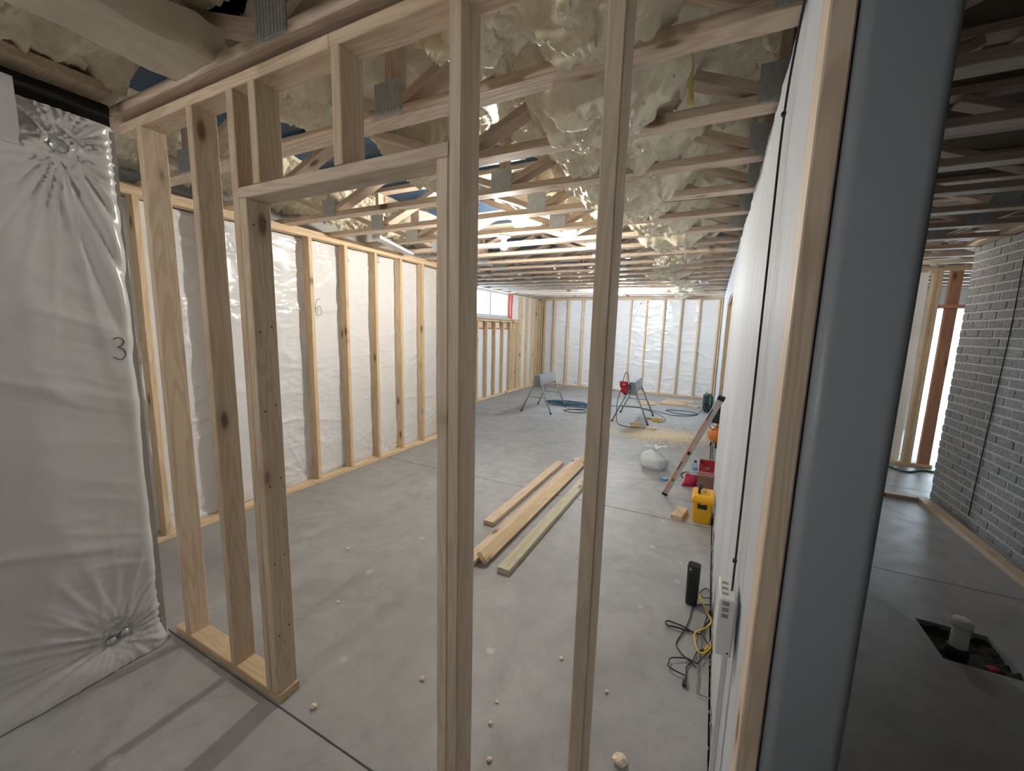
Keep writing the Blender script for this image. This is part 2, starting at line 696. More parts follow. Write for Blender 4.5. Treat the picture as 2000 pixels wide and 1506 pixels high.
# right room end: drywall with a doorway, then an outside wall with a daylight opening
m = MB()
m.box(0.235, 1.2, 6.72, 6.82, 0, 2.43).box(1.2, 2.13, 6.72, 6.82, 2.05, 2.43).box(2.13, 2.27, 6.72, 6.82, 0, 2.43)
struct(m.build('wall_right_room_end', 'drywall'))
board('door_jamb', (2.118, 6.77, 0), (2.118, 6.77, 2.05), 0.12, 0.024, (0, 1, 0), 'red_wood')['kind'] = 'structure'
m = MB()
m.box(0.235, 3.2, 9.3, 9.45, 0, ZS).box(4.6, 5.2, 9.3, 9.45, 0, ZS).box(3.2, 4.6, 9.3, 9.45, 2.1, ZS)
struct(m.build('wall_right_room_back', 'drywall'))

# window with white frame, mullion and panes
wd = bpy.data.objects.new('window_1', None)
wd.location = (-4.66, (WY0 + WY1) / 2, WZ0)
col.objects.link(wd)
struct(wd)
wh = WZ1 - WZ0
wl = (WY1 - WY0) / 2
fw = 0.065
m = MB().box(-.04, .04, -wl, wl, 0, fw).box(-.04, .04, -wl, wl, wh - fw, wh).box(-.04, .04, -wl, -wl + fw, fw, wh - fw).box(-.04, .04, wl - fw, wl, fw, wh - fw)
m.build('window_frame', 'window_white', wd)
MB().box(-.03, .03, 0.19, 0.19 + 0.08, fw, wh - fw).build('mullion', 'window_white', wd)
MB().box(-.03, .03, -0.5, -0.44, fw, wh - fw).build('mullion', 'window_white', wd)
for a, b in ((-wl + fw, -0.5), (-0.44, 0.19), (0.27, wl - fw)):
    MB().box(-.004, .004, a, b, fw, wh - fw).build('pane', 'glass', wd)
MB().box(0.05, 0.20, -wl - 0.02, wl + 0.30, -0.055, -0.02).build('window_sill', 'pine', wd)
MB().box(0.04, 0.10, -wl, wl, -0.018, 0.0).build('sill_seal', 'red_seal', wd)
MB().box(0.04, 0.12, wl - 0.002, wl + 0.05, -0.02, wh).build('side_seal', 'red_seal', wd)

# ------------------------------------------------------------------ stud partition in front
pf = thing('partition_frame', 'open pine stud partition with door header standing nearest the camera', 'wall frame', (-1.0, PY + D / 2, 0))
yc = PY + D / 2


def pst(x0, z0, z1, name='stud', mat='pine', dx=0.0):
    return board(name, (x0 + T / 2, yc, z0), (x0 + T / 2 + dx, yc, z1), D, T, (0, 1, 0), mat, pf)


board('top_plate', (-2.37, yc, 2.395), (-1.065, yc, 2.395), D, T, (0, 1, 0), 'pine', pf)
board('top_plate', (-1.063, yc, 2.395), (0.165, yc, 2.395), D, T, (0, 1, 0), 'pine', pf)
board('bottom_plate', (-2.33, yc, 0.02), (-1.492, yc, 0.02), D, T, (0, 1, 0), 'pine_warm', pf)
pst(-2.228, 0.039, 2.375)
pst(-1.842, 0.039, 2.375)
pst(-1.583, 0.039, 2.375)
tr = pst(-1.543, 0.039, 2.016, 'trimmer_stud')
board('header', (-1.545, yc, 2.036), (-0.645, yc, 2.036), D, T, (0, 1, 0), 'pine_grey', pf)
pst(-1.458, 2.056, 2.375, 'cripple_stud')
pst(-1.060, 2.056, 2.375, 'cripple_stud')
pst(-0.682, 0.0, 2.016, 'trimmer_stud', 'pine_pale')
pst(-0.643, 0.0, 2.375, 'stud', 'pine_pale')
pst(-0.250, 0.0, 2.375, 'stud', 'pine_pale')
pst(0.124, 0.0, 2.375, 'stud', 'pine_grey')
# nail heads on the trimmer's wide face
for z in (0.30, 0.62, 0.95, 1.25, 1.55, 1.93):
    for yy in (PY + 0.022, PY + 0.066):
        MB().lathe([(0.0035, 0), (0.0035, 0.0012)], n=8, axis='x').build('nail', 'tool_dark', pf,
                                                                   Vector((-1.5048, yy, z + (0.02 if yy > PY + .05 else 0))) - pf.location)

# ------------------------------------------------------------------ steel column beside the partition
cx0, cx1, cy0 = 0.1655, 0.294, 0.884
R = 0.022
w = (cx1 - cx0) / 2
ring = []
for (sx, sy, a0) in ((1, -1, -90), (1, 1, 0), (-1, 1, 90), (-1, -1, 180)):
    for k in range(9):
        a = math.radians(a0 + 90 * k / 8)
        ring.append((cx0 + w + sx * (w - R) + R * math.cos(a), cy0 + w + sy * (w - R) + R * math.sin(a)))
ct = thing('steel_column', 'smooth grey-white square column with rounded corners beside the end stud', 'column', (cx0 + w, cy0 + w, 0))
MB().loft([[(x - cx0 - w, y - cy0 - w, z) for x, y in ring] for z in (0.012, 2.415)], True, True).build('shaft', 'grey_paint', ct)
MB().box(-w - 0.0, w + .03, -w - .03, w + .03, 0, 0.012).build('base_plate', 'grey_paint', ct)
MB().box(-w - 0.0, w + .03, -w - .03, w + .03, 2.415, 2.428).build('cap_plate', 'grey_paint', ct)
for o in ct.children:
    if o.name.startswith('shaft'):
        for p in o.data.polygons:
            p.use_smooth = len(p.vertices) == 4

# ------------------------------------------------------------------ left wall frame
lw = thing('left_wall_frame', 'warm pine stud wall along the left side with white sheeting behind', 'wall frame', (XL - D / 2, 3.0, 0))
xc = XL - D / 2
board('bottom_plate', (xc, 0.99, 0.019), (xc, YJ, 0.019), D, T, (1, 0, 0), 'pine_warm', lw)
board('top_plate', (xc, 0.99, 2.391), (xc, YJ, 2.391), D, T, (1, 0, 0), 'pine_warm', lw)
board('upper_plate', (xc - .02, 0.99, 2.428), (xc - .02, YJ, 2.428), D, T * .9, (1, 0, 0), 'pine_warm', lw)
for y in (1.33, 1.74, 2.15, 2.585, 2.99, 3.395, 3.80, 4.205, 4.61, 5.02):
    board('stud', (xc, y, 0.038), (xc, y, 2.372), D, T, (1, 0, 0), 'pine_warm', lw)

# jog wall frame (stub running back to the window wall)
jw = thing('jog_wall_frame', 'short stud wall stepping back behind the double post', 'wall frame', (-3.9, YJ + .06, 0))
board('bottom_plate', (XW, YJ + .06, 0.019), (XL, YJ + .06, 0.019), D, T, (0, 1, 0), 'pine_warm', jw)
board('top_plate', (XW, YJ + .06, 2.391), (XL, YJ + .06, 2.391), D, T, (0, 1, 0), 'pine_warm', jw)
for x in (-3.45, -3.86, -4.27):
    board('stud', (x, YJ + .06, 0.038), (x, YJ + .06, 2.372), D, T, (0, 1, 0), 'pine_warm', jw)

# window wall frame
ww = thing('window_wall_frame', 'stud wall of short cripples under the high window in the far left corner', 'wall frame', (XW - D / 2, 8.0, 0))
xc = XW - D / 2
board('bottom_plate', (xc, YJ + .11, 0.019), (xc, YF + D, 0.019), D, T, (1, 0, 0), 'pine_warm', ww)
board('rough_sill', (xc, WY0 - .1, 1.745), (xc, WY1 + .3, 1.745), D, T, (1, 0, 0), 'pine_warm', ww)
for y in (6.60, 7.0, 7.28, 7.66, 8.03, 8.42, 8.80, 9.0, 9.2):
    board('cripple_stud', (xc, y, 0.038), (xc, y, 1.726), D, T, (1, 0, 0), 'pine_warm', ww)
for y in (5.45, 5.86, 6.27, 9.36, 9.42, 9.80, 10.18, 10.45, 10.60, 10.66, 10.74):
    board('stud', (xc, y, 0.038), (xc, y, 2.372), D, T, (1, 0, 0), 'pine_warm', ww)
board('top_plate', (xc, YJ + .11, 2.391 + .045), (xc, YF, 2.391 + .045), D, T * .9, (1, 0, 0), 'pine_warm', ww)
for y in (7.14, 7.47, 7.85, 8.22, 8.61, 8.9):
    MB().cbox(-4.50 + 4.495, 0, 0, 0.03, 0.20, 0.15, .003).build('blocking', 'pine_warm', ww, Vector((-4.525, y, 1.64)) - ww.location)
    MB().cbox(0, 0, 0, 0.012, 0.17, 0.02, .002).build('seal_strip', 'red_seal', ww, Vector((-4.504, y, 1.572)) - ww.location)

# far wall frame
fw_ = thing('far_wall_frame', 'stud wall across the far end of the long room', 'wall frame', (-2.1, YF + D / 2, 0))
yc2 = YF + D / 2
board('bottom_plate', (XW, yc2, 0.019), (XR, yc2, 0.019), D, T, (0, 1, 0), 'pine_warm', fw_)
board('top_plate', (XW, yc2, 2.41), (XR, yc2, 2.41), D, T, (0, 1, 0), 'pine_warm', fw_)
for x in (-4.425, -4.36, -4.06, -3.655, -3.235, -2.80, -2.39, -1.965, -1.585, -1.16, -0.765, -0.37, 0.055, 0.105):
    board('stud', (x, yc2, 0.038), (x, yc2, 2.39), D, T, (0, 1, 0), 'pine_warm', fw_)

# wood trim of the wide opening in the white wall
tw = bpy.data.objects.new('trim_1', None)
tw.location = (0.19, OY1, 0)
col.objects.link(tw)
struct(tw)
board('jamb', (0.19, OY1 - .02, 0), (0.19, OY1 - .02, OZ), 0.11, T, (1, 0, 0), 'pine_warm', tw)
board('jamb', (0.205, OY0 + .02, 0), (0.205, OY0 + .02, OZ), 0.075, T, (1, 0, 0), 'pine_warm', tw)
board('head_jamb', (0.19, OY0 + .04, OZ - .02), (0.19, OY1 - .04, OZ - .02), 0.10, T, (1, 0, 0), 'pine_warm', tw)

# ------------------------------------------------------------------ plastic sheets


def radial(U, V, u0, v0, R0, amp, nf, seed):
    du = U - u0
    dv = V - v0
    r = np.sqrt(du * du + dv * dv) + 1e-4
    th = np.arctan2(dv, du)
    w = (1 - np.abs(np.sin(th * nf / 2 + 2.2 * vnoise(th * 2 + seed + 10, r * 0.5 + seed)))) ** 2.5
    k = vnoise(th * 4.1 + seed * 3 + 40, np.zeros_like(r)) * 0.9 + 0.35
    return amp * w * k * np.exp(-r / R0) * sstep(0.0, 0.05, r) - amp * 0.7 * np.exp(-(r / 0.03) ** 2)


# sheet on the left stud wall (between and behind the studs)
Yg = np.arange(0.99, YJ - .12, 0.0125)
Zg = np.arange(0.03, 2.375, 0.0125)
U, V = np.meshgrid(Yg, Zg, indexing='ij')
H = 0.024 * ridged(U * 1.6 + 0.25 * np.sin(V * 3), V * 4.6 + 1.2 * fbm(U * 2, V * 2, 2), 4, 0.6) ** 3
H += 0.022 * (fbm(U * 1.1 + 3, V * 0.9, 2) - .5)
for i, (a, b) in enumerate(((3.10, 2.252), (3.53, 2.30), (1.90, 2.32), (2.5, 0.10), (3.6, 0.09), (1.6, 0.10), (4.3, 2.28))):
    H += radial(U, V, a, b, 0.22, 0.022, 17, i + 1)
film_l = tag(link('plastic_sheet', grid_mesh('plastic_sheet', np.stack([-3.525 + np.clip(H, -.02, .03), U, V], -1), 'film'), None),
             'glossy white plastic sheeting stretched behind the warm studs of the left wall', 'plastic sheet', 'plastic sheeting')
six = [(-3.483, 2.70 + .035 * math.cos(a) * s + .0, 1.71 + .05 * math.sin(a) * s + (0.02 if s > 1 else 0)) for a, s in
       [(1.2, 2.0), (1.7, 1.7), (2.4, 1.2), (3.1, 1.0), (4.0, 1.0), (5.0, 1.0), (6.0, 1.0), (7.2, .9), (8.2, .8), (9.2, .9)]]
cable('pen_mark', six, 0.0022, 'pen', film_l, 5, 5)
for a, b in ((3.10, 2.252), (3.53, 2.30), (3.53, 2.35), (1.90, 2.32)):
    MB().lathe([(0.004, 0), (0.018, 0.001), (0.018, 0.003), (0.006, 0.006)], n=12, axis='x').build('pin_washer', 'galv', film_l, (-3.512, a, b))

# far wall sheet
Xg = np.arange(XW - D - .01, XR, 0.02)
U, V = np.meshgrid(Xg, np.arange(0.03, 2.40, 0.02), indexing='ij')
H = 0.030 * ridged(U * 1.5, V * 4.5 + 1.2 * fbm(U * 2, V * 2, 2), 4, 0.6) ** 3 + 0.02 * (fbm(U * 1.3, V, 2) - .5)
for i, (a, b) in enumerate(((-3.4, 0.1), (-2.9, .1), (-1.3, .12), (-.9, .1), (-.2, .15), (-1.75, 2.3), (-1.0, 2.33), (-3.8, 2.3), (-1.75, .8))):
    H += radial(U, V, a, b, 0.25, 0.03, 15, i + 11)
tag(link('plastic_sheet', grid_mesh('plastic_sheet', np.stack([U, YF + D + .016 - np.clip(H, -.01, .03), V], -1), 'film'), None),
    'glossy white plastic sheeting behind the studs of the far end wall', 'plastic sheet', 'plastic sheeting')
# window wall sheet
U, V = np.meshgrid(np.arange(YJ + .1, YF, 0.02), np.arange(0.03, 1.57, 0.02), indexing='ij')
H = 0.012 * ridged(U * 1.2, V * 2.5, 3) + 0.012 * fbm(U * 3, V, 2)
tag(link('plastic_sheet', grid_mesh('plastic_sheet', np.stack([XW - D - .012 + np.clip(H, 0, .024), U, V], -1), 'film'), None),
    'white plastic sheeting behind the short studs under the high window', 'plastic sheet', 'plastic sheeting')
U, V = np.meshgrid(np.arange(9.02, YF, 0.02), np.arange(1.55, 2.42, 0.02), indexing='ij')
H = 0.012 * ridged(U * 1.2, V * 2.5, 3) + 0.012 * fbm(U * 3, V, 2)
tag(link('plastic_sheet', grid_mesh('plastic_sheet', np.stack([XW - D - .012 + np.clip(H, 0, .024), U, V], -1), 'film'), None),
    'white plastic sheeting beside the high window in the far left corner', 'plastic sheet', 'plastic sheeting')

# right wall: white sheet with soft vertical folds, in two lengths and a strip above the opening
pr = np.arange


def right_sheet(y0, y1, z0, z1, st, label):
    U, V = np.meshgrid(np.arange(y0, y1 + .001, st), np.arange(z0, z1 + .001, 0.03), indexing='ij')
    H = 0.014 * ridged(U * 5.1 + .3 * V, V * 0.20 + 7, 2) + 0.018 * (fbm(U * 1.6, V * 0.25, 2) - 0.3)
    X = XR + 0.012 - np.clip(H, 0, 0.024)
    P0 = np.stack([X, U, V], -1)
    tag(link('plastic_sheet', grid_mesh('plastic_sheet', P0, 'film_flat'), None), label, 'plastic sheet', 'white sheeting on the right wall')


right_sheet(0.986, OY0, 0.012, 2.425, 0.012, 'matte white sheet with vertical folds on the right wall nearest the end stud')
right_sheet(OY1, 10.70, 0.012, 2.425, 0.03, 'matte white sheet on the right wall beyond the opening')
right_sheet(OY0, OY1, OZ, 2.425, 0.03, 'strip of matte white sheet above the opening in the right wall')

# near left wall: big gathered sheet wrapped round the wall end
s = np.arange(-2.6, 0.86, 0.009)
s = s[s > -1.2]
Zg = np.arange(0.004, 2.372, 0.009)
U, V = np.meshgrid(s, Zg, indexing='ij')
H = 0.016 * ridged(U * 0.9 + .3 * V, V * 3.0 + U * 1.1, 4, 0.5) ** 3 + 0.03 * (fbm(U * .8, V * .7, 2) - .5)
pins = ((0.685, 2.239, 0.36, 0.024, 31), (0.655, 0.135, 0.20, 0.016, 25), (0.705, 0.142, 0.22, 0.016, 27), (-0.2, 2.22, .3, .022, 29), (-0.2, .14, .2, .016, 25))
for i, (a, b, r0, am, nf) in enumerate(pins):
    H += radial(U, V, a, b, r0, am, nf, i + 30)
# long diagonal pull folds from the top pin down to the corner
d1 = (U - 0.685) * 0.93 + (V - 2.239) * 0.36
d2 = (U - 0.685) * 0.36 - (V - 2.239) * 0.93
H += 0.016 * np.exp(-(d1 / (0.04 + 0.16 * np.clip(d2, 0, 3))) ** 2) * np.abs(np.sin(d1 / (0.012 + 0.03 * np.clip(d2, 0, 3)) + 2 * fbm(U * 3, V, 2))) * sstep(0.02, .2, d2) * (1 - sstep(.9, 1.8, d2))
xb = -2.318 + np.clip(H, -.02, .05)
# flare of the loose hem on the floor
xb += 0.035 * (1 - sstep(0.0, 0.13, V)) * (0.75 + 0.5 * fbm(U * 3, V * 0, 2))
# turn round the wall end
turn = sstep(0.80, 0.86, U)
P0 = np.stack([xb - 0.05 * turn ** 2, U + 0.012 * turn, V], -1)
ret = []
for k in range(1, 24):
    q = P0[-1].copy()
    q[:, 0] -= 0.03 * k
    q[:, 1] += 0.004 * np.sin(k * 1.3 + q[:, 2] * 6)
    ret.append(q)
P0 = np.concatenate([P0, np.stack(ret)], 0)
nf_ = tag(link('plastic_sheet', grid_mesh('plastic_sheet', P0, 'film_near'), None),
          'large glossy white plastic sheet gathered at washers on the near left wall', 'plastic sheet', 'plastic sheeting')
for a, b, rr in ((0.685, 2.239, .026), (0.655, 0.135, .018), (0.705, 0.142, .018)):
    i = int((a - s[0]) / 0.009)
    j = int((b - Zg[0]) / 0.009)
    MB().lathe([(rr * .15, -.012), (rr, -.002), (rr, .003), (rr * .55, .004), (rr * .3, .009), (rr * .05, .009)], n=16, axis='x').build('pin_washer', 'galv', nf_, (xb[i, j] + .009, a, b))
three = [(float(xb[int((0.79 + a * .03 - s[0]) / .009), int((1.457 + b * .04) / .009)]) + .0006, 0.79 + a * .03, 1.457 + b * .04) for a, b in ((-.6, 1.0), (.1, 1.2), (.6, .8), (.3, .3), (-.1, .15), (.5, -.1), (.7, -.7), (.1, -1.2), (-.7, -.9))]
cable('pen_mark', three, 0.0018, 'pen', nf_, 5, 5)
# flat upper sheet tucked behind, and the gap's shade as a near-black block and sill timber above it
U, V = np.meshgrid(np.arange(-1.2, 0.60, 0.02), np.arange(2.20, 2.425, 0.02), indexing='ij')
H = 0.01 * ridged(U * 1.2, V * 3, 3)
tag(link('plastic_sheet', grid_mesh('plastic_sheet', np.stack([-2.288 + H + (V < 2.24) * -.02, U, V], -1), 'film_near'), None),
    'flat upper strip of white plastic overlapping the gathered sheet on the near left wall', 'plastic sheet', 'plastic sheeting')
struct(MB().box(-2.9, -2.36, -4, 0.86, 2.36, 2.47).build('gap_shade_block', 'gap_shade'))  # near-black colour paints the shade of the gap above the sheet
lb = thing('rim_beam', 'foam covered rim timber running above the near left sheeting', 'beam', (-2.26, -1.5, 2.47))
MB().box(-0.30, 0.03, -2.5, 2.33, 0.0, 0.035).build('sill_board', 'pine_grey', lb)

# ------------------------------------------------------------------ floor trusses
X0, X1 = -4.55, 4.95
JB = [-4.33, -2.83, -1.27, 0.14, 1.62, 3.10, 4.55]
JT = [(JB[i] + JB[i + 1]) / 2 for i in range(len(JB) - 1)]
NK = range(-7, 20)
ORD = ['first', 'second', 'third', 'fourth', 'fifth', 'sixth', 'seventh', 'eighth', 'ninth', 'tenth', 'eleventh', 'twelfth', 'thirteenth', 'fourteenth',
       'fifteenth', 'sixteenth', 'seventeenth', 'eighteenth', 'nineteenth', 'twentieth']
plate_me = MB()
plate_me.box(-.072, .072, -.0015, .0015, -.055, .075)
for i in range(9):
    plate_me.box(-.066 + i * .0155, -.059 + i * .0155, -.0035, -.0014, -.05, .07)
plate_me = plate_me.mesh('metal_plate')
plate_me.materials.append(MATS['galv'])
centers = {}
for k in NK:
    y = 1.395 + 0.4877 * k
    centers[k] = y
    if k == -1:
        lab = 'open-web wooden floor truss resting directly above the stud partition'
    elif k < -1:
        lab = 'open-web wooden floor truss in front of the partition, %s towards the camera' % ORD[-k - 2]
    else:
        lab = 'open-web wooden floor truss, %s beyond the stud partition' % ORD[k]
    tr_ = thing('floor_truss', lab, 'truss', (0, y, ZT), 'open-web ceiling trusses')
    jit = (0.05 * math.sin(k * 2.3)) if k > 2 else 0.0
    board('bottom_chord', (X0, y, ZT + T / 2), (X1, y, ZT + T / 2), D, T, (0, 1, 0), 'truss_wood', tr_)
    board('top_chord', (X0, y, ZS - T / 2), (X1, y, ZS - T / 2), D, T, (0, 1, 0), 'truss_wood', tr_)
    zb, zt_ = ZT + T, ZS - T
    for i, xb_ in enumerate(JB):
        x = xb_ + jit
        if i > 0:
            xt = JT[i - 1] + jit
            board('web', (x - .05, y, zb + .014), (xt + .05, y, zt_ - .014), D, T, (0, 1, 0), 'truss_wood', tr_)
        if i < len(JT):
            xt = JT[i] + jit
            board('web', (x + .05, y, zb + .014), (xt - .05, y, zt_ - .014), D, T, (0, 1, 0), 'truss_wood', tr_)
        if i in (1, 2, 3, 5):
            board('vertical_web', (x, y, zb), (x, y, zt_), D, T, (0, 1, 0), 'truss_wood', tr_)
        for sy in (-1, 1):
            if sy == 1 and k > 4:
                continue
            po = link('metal_plate', plate_me, None, tr_, (x, sy * (D / 2 + .0022), 0.062))
            if sy == 1:
                po.rotation_euler = (0, 0, math.pi)

# ------------------------------------------------------------------ sprayed foam between the trusses


def bump_at(X, Y, x, y, rx, ry, h):
    return h * np.exp(-(((X - x) / rx) ** 2 + ((Y - y) / ry) ** 2) ** 1.5)


def foam_depth(X, Y):
    """how far the foam hangs below the subfloor"""
    wx = X + 0.10 * (fbm(X * 3 + 9, Y * 3, 3) - .5)
    wy = Y + 0.10 * (fbm(X * 3 + 40, Y * 3 + 8, 3) - .5)
    d = np.full_like(X, -0.03)
    # main ridge along the room
    cxr = -0.50 + 0.10 * np.sin(Y * 1.7) - 0.13 * sstep(3.5, 7, Y)
    half = 0.42 + 0.10 * np.sin(Y * 2.9 + 1)
    prof = np.exp(-(np.abs(wx - cxr) / half) ** 3.2)
    amp = 0.41 + 0.05 * np.sin(Y * 5.1) - .02 * sstep(3, 8, Y)
    d = np.maximum(d, (amp + .03) * prof - .03)
    # thin coat to the right of the ridge
    d = np.maximum(d, 0.13 * sstep(-0.3, -0.1, wx) * (1 - sstep(4.5, 6, Y)) - .03)
    # thin yellow coat above the left wall
    d = np.maximum(d, (0.15 + .12 * sstep(3.0, 3.3, -wx)) * sstep(2.8, 3.05, -wx) * (1 - sstep(5, 5.6, Y)) - .03)
    # lumps left of the double post and near the ceiling
    for (x, y, rx, ry, h) in ((-1.66, 1.18, .34, .28, .32), (-2.1, 1.2, .4, .3, .22), (-1.70, 2.12, .34, .24, .36), (-1.0, 1.15, .3, .2, .13), (-1.35, 1.65, .40, .2, .16),
                              (-1.9, 1.65, .5, .22, .16), (-1.50, 3.08, .26, .2, .27), (-1.62, 3.62, .36, .2, .28), (-1.35, 3.62, .26, .2, .28), (-0.75, 1.15, .42, .24, .38),
                              (-1.15, 4.1, .35, .25, .30)):
        d = np.maximum(d, bump_at(wx, wy, x, y, rx, ry, h + .05) - .05)
    # near room: thick lumpy coat
    near = 1 - sstep(0.86, 0.95, Y)
    d = np.maximum(d, near * (0.16 + 0.34 * fbm(wx * 2.3 + 5, wy * 2.3 + 2, 3) - 0.24 * sstep(-1.35, -1.15, X)))
    return d, wx, wy


def foam_patch(x0, x1, y0, y1, st, k0):
    X, Y = np.meshgrid(np.arange(x0, x1 + st, st), np.arange(y0, y1 + st * .5, st), indexing='ij')
    d, wx, wy = foam_depth(X, Y)
    cover = sstep(0.0, 0.08, d)
    f1 = ridged(wx * 5.0, wy * 6.0, 3, .5)
    f2 = ridged(wx * 13 + 3 * fbm(X * 4, Y * 4, 2), wy * 17 + 4, 3, .55)
    f3 = fbm(X * 45, Y * 45, 2)
    f4 = ridged(wx * 30 + 5 * f1, wy * 34 + 3 * f2, 2, .5)
    Z = ZS - d - cover * (0.10 * (.42 - f1) + 0.085 * (.42 - f2) + 0.030 * (.45 - f4) + 0.005 * (f3 - .5))
    # sag freely in the bay, tuck up round the chords
    for k in k0:
        yc_ = centers[k]
        near_c = np.exp(-((Y - yc_) / 0.075) ** 4)
        lim = ZT + 0.012 - 0.035 * (fbm(X * 6, Y * 6 + k, 3) > .62)
        Z = np.where(near_c > .35, np.maximum(Z, lim), Z)
    Z = np.maximum(Z, ZT - 0.085)
    Z = np.where(d <= 0.0, ZS + 0.012, Z)
    # horizontal overhang so the lumps are not a plain height field
    sh = 0.35 * np.clip(ZS - Z, 0, .4)
    Xo = X + sh * (fbm(X * 5 + 70, Y * 5, 2) - .5) * .6
    Yo = Y + sh * (fbm(X * 5, Y * 5 + 33, 2) - .5) * .5
    return np.stack([Xo, Yo, Z], -1)


patches = [(-2.5, 0.12, -0.6, 0.862, .012, (-4, -3, -2)), (-3.55, 0.14, 0.955, 3.3, .0095, (-1, 0, 1, 2, 3)),
           (-3.55, 0.14, 3.3, 5.3, .015, (4, 5, 6, 7, 8)), (-2.2, 0.14, 5.3, 10.4, .024, range(8, 20))]
foam_me = []
for a in patches:
    P0 = foam_patch(*a)
    foam_me.append(grid_mesh('spray_foam', P0, 'foam'))
lbl = ('lumpy cream spray foam on the ceiling above the near left wall', 'thick shiny cream spray foam bulging between the first trusses beyond the partition',
       'cream spray foam among the trusses around the bare bulb', 'cream spray foam ridge hanging under the far trusses')
for me_, lb_ in zip(foam_me, lbl):
    o = tag(link('spray_foam', me_, None), lb_, 'spray foam', None, 'stuff')
# foam-coated flat beam in the near room
U, V = np.meshgrid(np.linspace(0, 1, 28), np.linspace(-1.6, 0.885, 130), indexing='ij')
ang = (U - .5) * 2
Xb = -1.70 + 0.15 * ang + 0.03 * (fbm(V * 3, U * 3, 3) - .5) + .05 * ang ** 3 * (fbm(V * 14, U * 0 + 3, 3) - .5)
Zb = 2.445 + 0.20 * 2.2 * np.clip(np.abs(ang) - .78, 0, 1) + 0.016 * (fbm(U * 6, V * 9, 3) - .5)
tag(link('foamed_beam', grid_mesh('foamed_beam', np.stack([Xb, V, Zb], -1), 'foam_flat'), None), 'flat beam coated in pale foam running back above the near left corner', 'beam')

# ------------------------------------------------------------------ bulbs


def bulb(name, loc, mat, label):
    t_ = thing(name, label, 'light bulb', loc, 'bare ceiling bulbs')
    prof = [(0.002, -BR)]
    for i in range(1, 12):
        a = -math.pi / 2 + i * (math.pi * .80) / 12
        prof.append((BR * math.cos(a), BR * math.sin(a)))
    prof += [(0.017, BR + .012), (0.015, BR + .02)]
    MB().lathe(prof, n=20).build('bulb', mat, t_)
    MB().lathe([(0.016, BR + .018), (0.024, BR + .022), (0.03, BR + .034), (0.055, BR + .042), (0.057, BR + .056), (0.02, BR + .057)], n=24).build('lampholder', 'porcelain', t_)


bulb('bare_bulb', (-1.80, centers[4] + .025, ZT - .094), 'bulb_glow', 'bright bare bulb on the ceiling between the double post and the single stud')
bulb('bare_bulb', (-1.75, centers[14] + .05, ZT - .094), 'bulb_glow_far', 'bright bare bulb on the far ceiling seen beside the single stud')
bulb('bare_bulb', (-1.62, centers[-5], ZT - .094), 'bulb_glow_near', 'bare ceiling bulb of the near room behind the camera')
bulb('bare_bulb', (1.25, centers[9], ZT - .094), 'fill_glow_side', 'added unseen bulb brightening the right room from behind the grey column')  # added out of sight to lift the white end wall and brick
sd = thing('smoke_detector', 'small white ceiling detector near the right wall at the far end', 'detector', (-0.22, centers[12], ZT))
MB().lathe([(.03, -.05), (.06, -.045), (.075, -.02), (.075, -.002), (.02, 0)], n=20).build('body', 'device_white', sd)
MB().lathe([(.008, -.056), (.02, -.055), (.02, -.049)], n=12).build('grille', 'device_slot', sd)

# ------------------------------------------------------------------ services overhead
tag(MB().tube([(-1.6, 3.09, 2.505), (0.16, 3.11, 2.51), (2.4, 3.12, 2.515)], .022, 10).build('drain_pipe', 'cable_black'), 'long black pipe lying across the trusses near the bulb', 'pipe')
tag(MB().tube([(1.0, 1.1, 2.56), (1.6, 2.2, 2.6), (2.1, 3.1, 2.6)], .022, 10).build('drain_pipe', 'cable_blue'), 'dark blue pipe running through the trusses of the right room', 'pipe')
tag(cable('white_cable', [(-0.5, 3.7, 2.66), (-.2, 3.65, 2.56), (.05, 3.62, 2.52), (.16, 3.6, 2.52)], .010, 'device_white'), 'white cable sagging through a truss bay beside the right wall', 'cable')
for i, (x, yy, tl) in enumerate(((.9, 1.75, 'nearest the column'), (1.2, 2.15, 'second from the column'), (1.45, 2.6, 'third from the column'))):
    tag(cable('thin_cable', [(x - .25, yy - .35, 2.5), (x, yy, 2.58), (x + .3, yy + .35, 2.62)], .006, 'cable_grey'), 'thin grey cable strung diagonally between right room trusses, ' + tl, 'cable', 'cables in the right room')
ch = MB()
ch.box(-.04, .04, -.45, .45, 0, .0015).box(-.04, -.0385, -.45, .45, 0, .03).box(.0385, .04, -.45, .45, 0, .03)
ch = ch.build('metal_channel', 'galv', None, (-3.10, 3.36, ZT - .032))
ch.rotation_euler = (0, 0, .35)
tag(ch, 'thin silver metal channel lying under the trusses above the left wall', 'channel')
# yellow strap
sp = crom([(-.20, 1.58, 2.70), (-.175, 1.60, 2.60), (-.145, 1.60, 2.50), (-.15, 1.61, 2.44), (-.14, 1.60, 2.36)], 8)
m = MB()
rings = []
for i, p in enumerate(sp):
    a = i * .10
    hw = .024 * (1 - .6 * i / len(sp))
    dx, dy = math.cos(a) * hw, math.sin(a) * hw
    nx, ny = -math.sin(a) * .002, math.cos(a) * .002
    rings.append([(p.x - dx - nx, p.y - dy - ny, p.z), (p.x + dx - nx, p.y + dy - ny, p.z), (p.x + dx + nx, p.y + dy + ny, p.z), (p.x - dx + nx, p.y - dy + ny, p.z)])
m.loft(rings, True, True)
tag(m.build('hanging_strap', 'strap_yellow'), 'yellow strap dangling between the first trusses right of the single stud', 'strap')
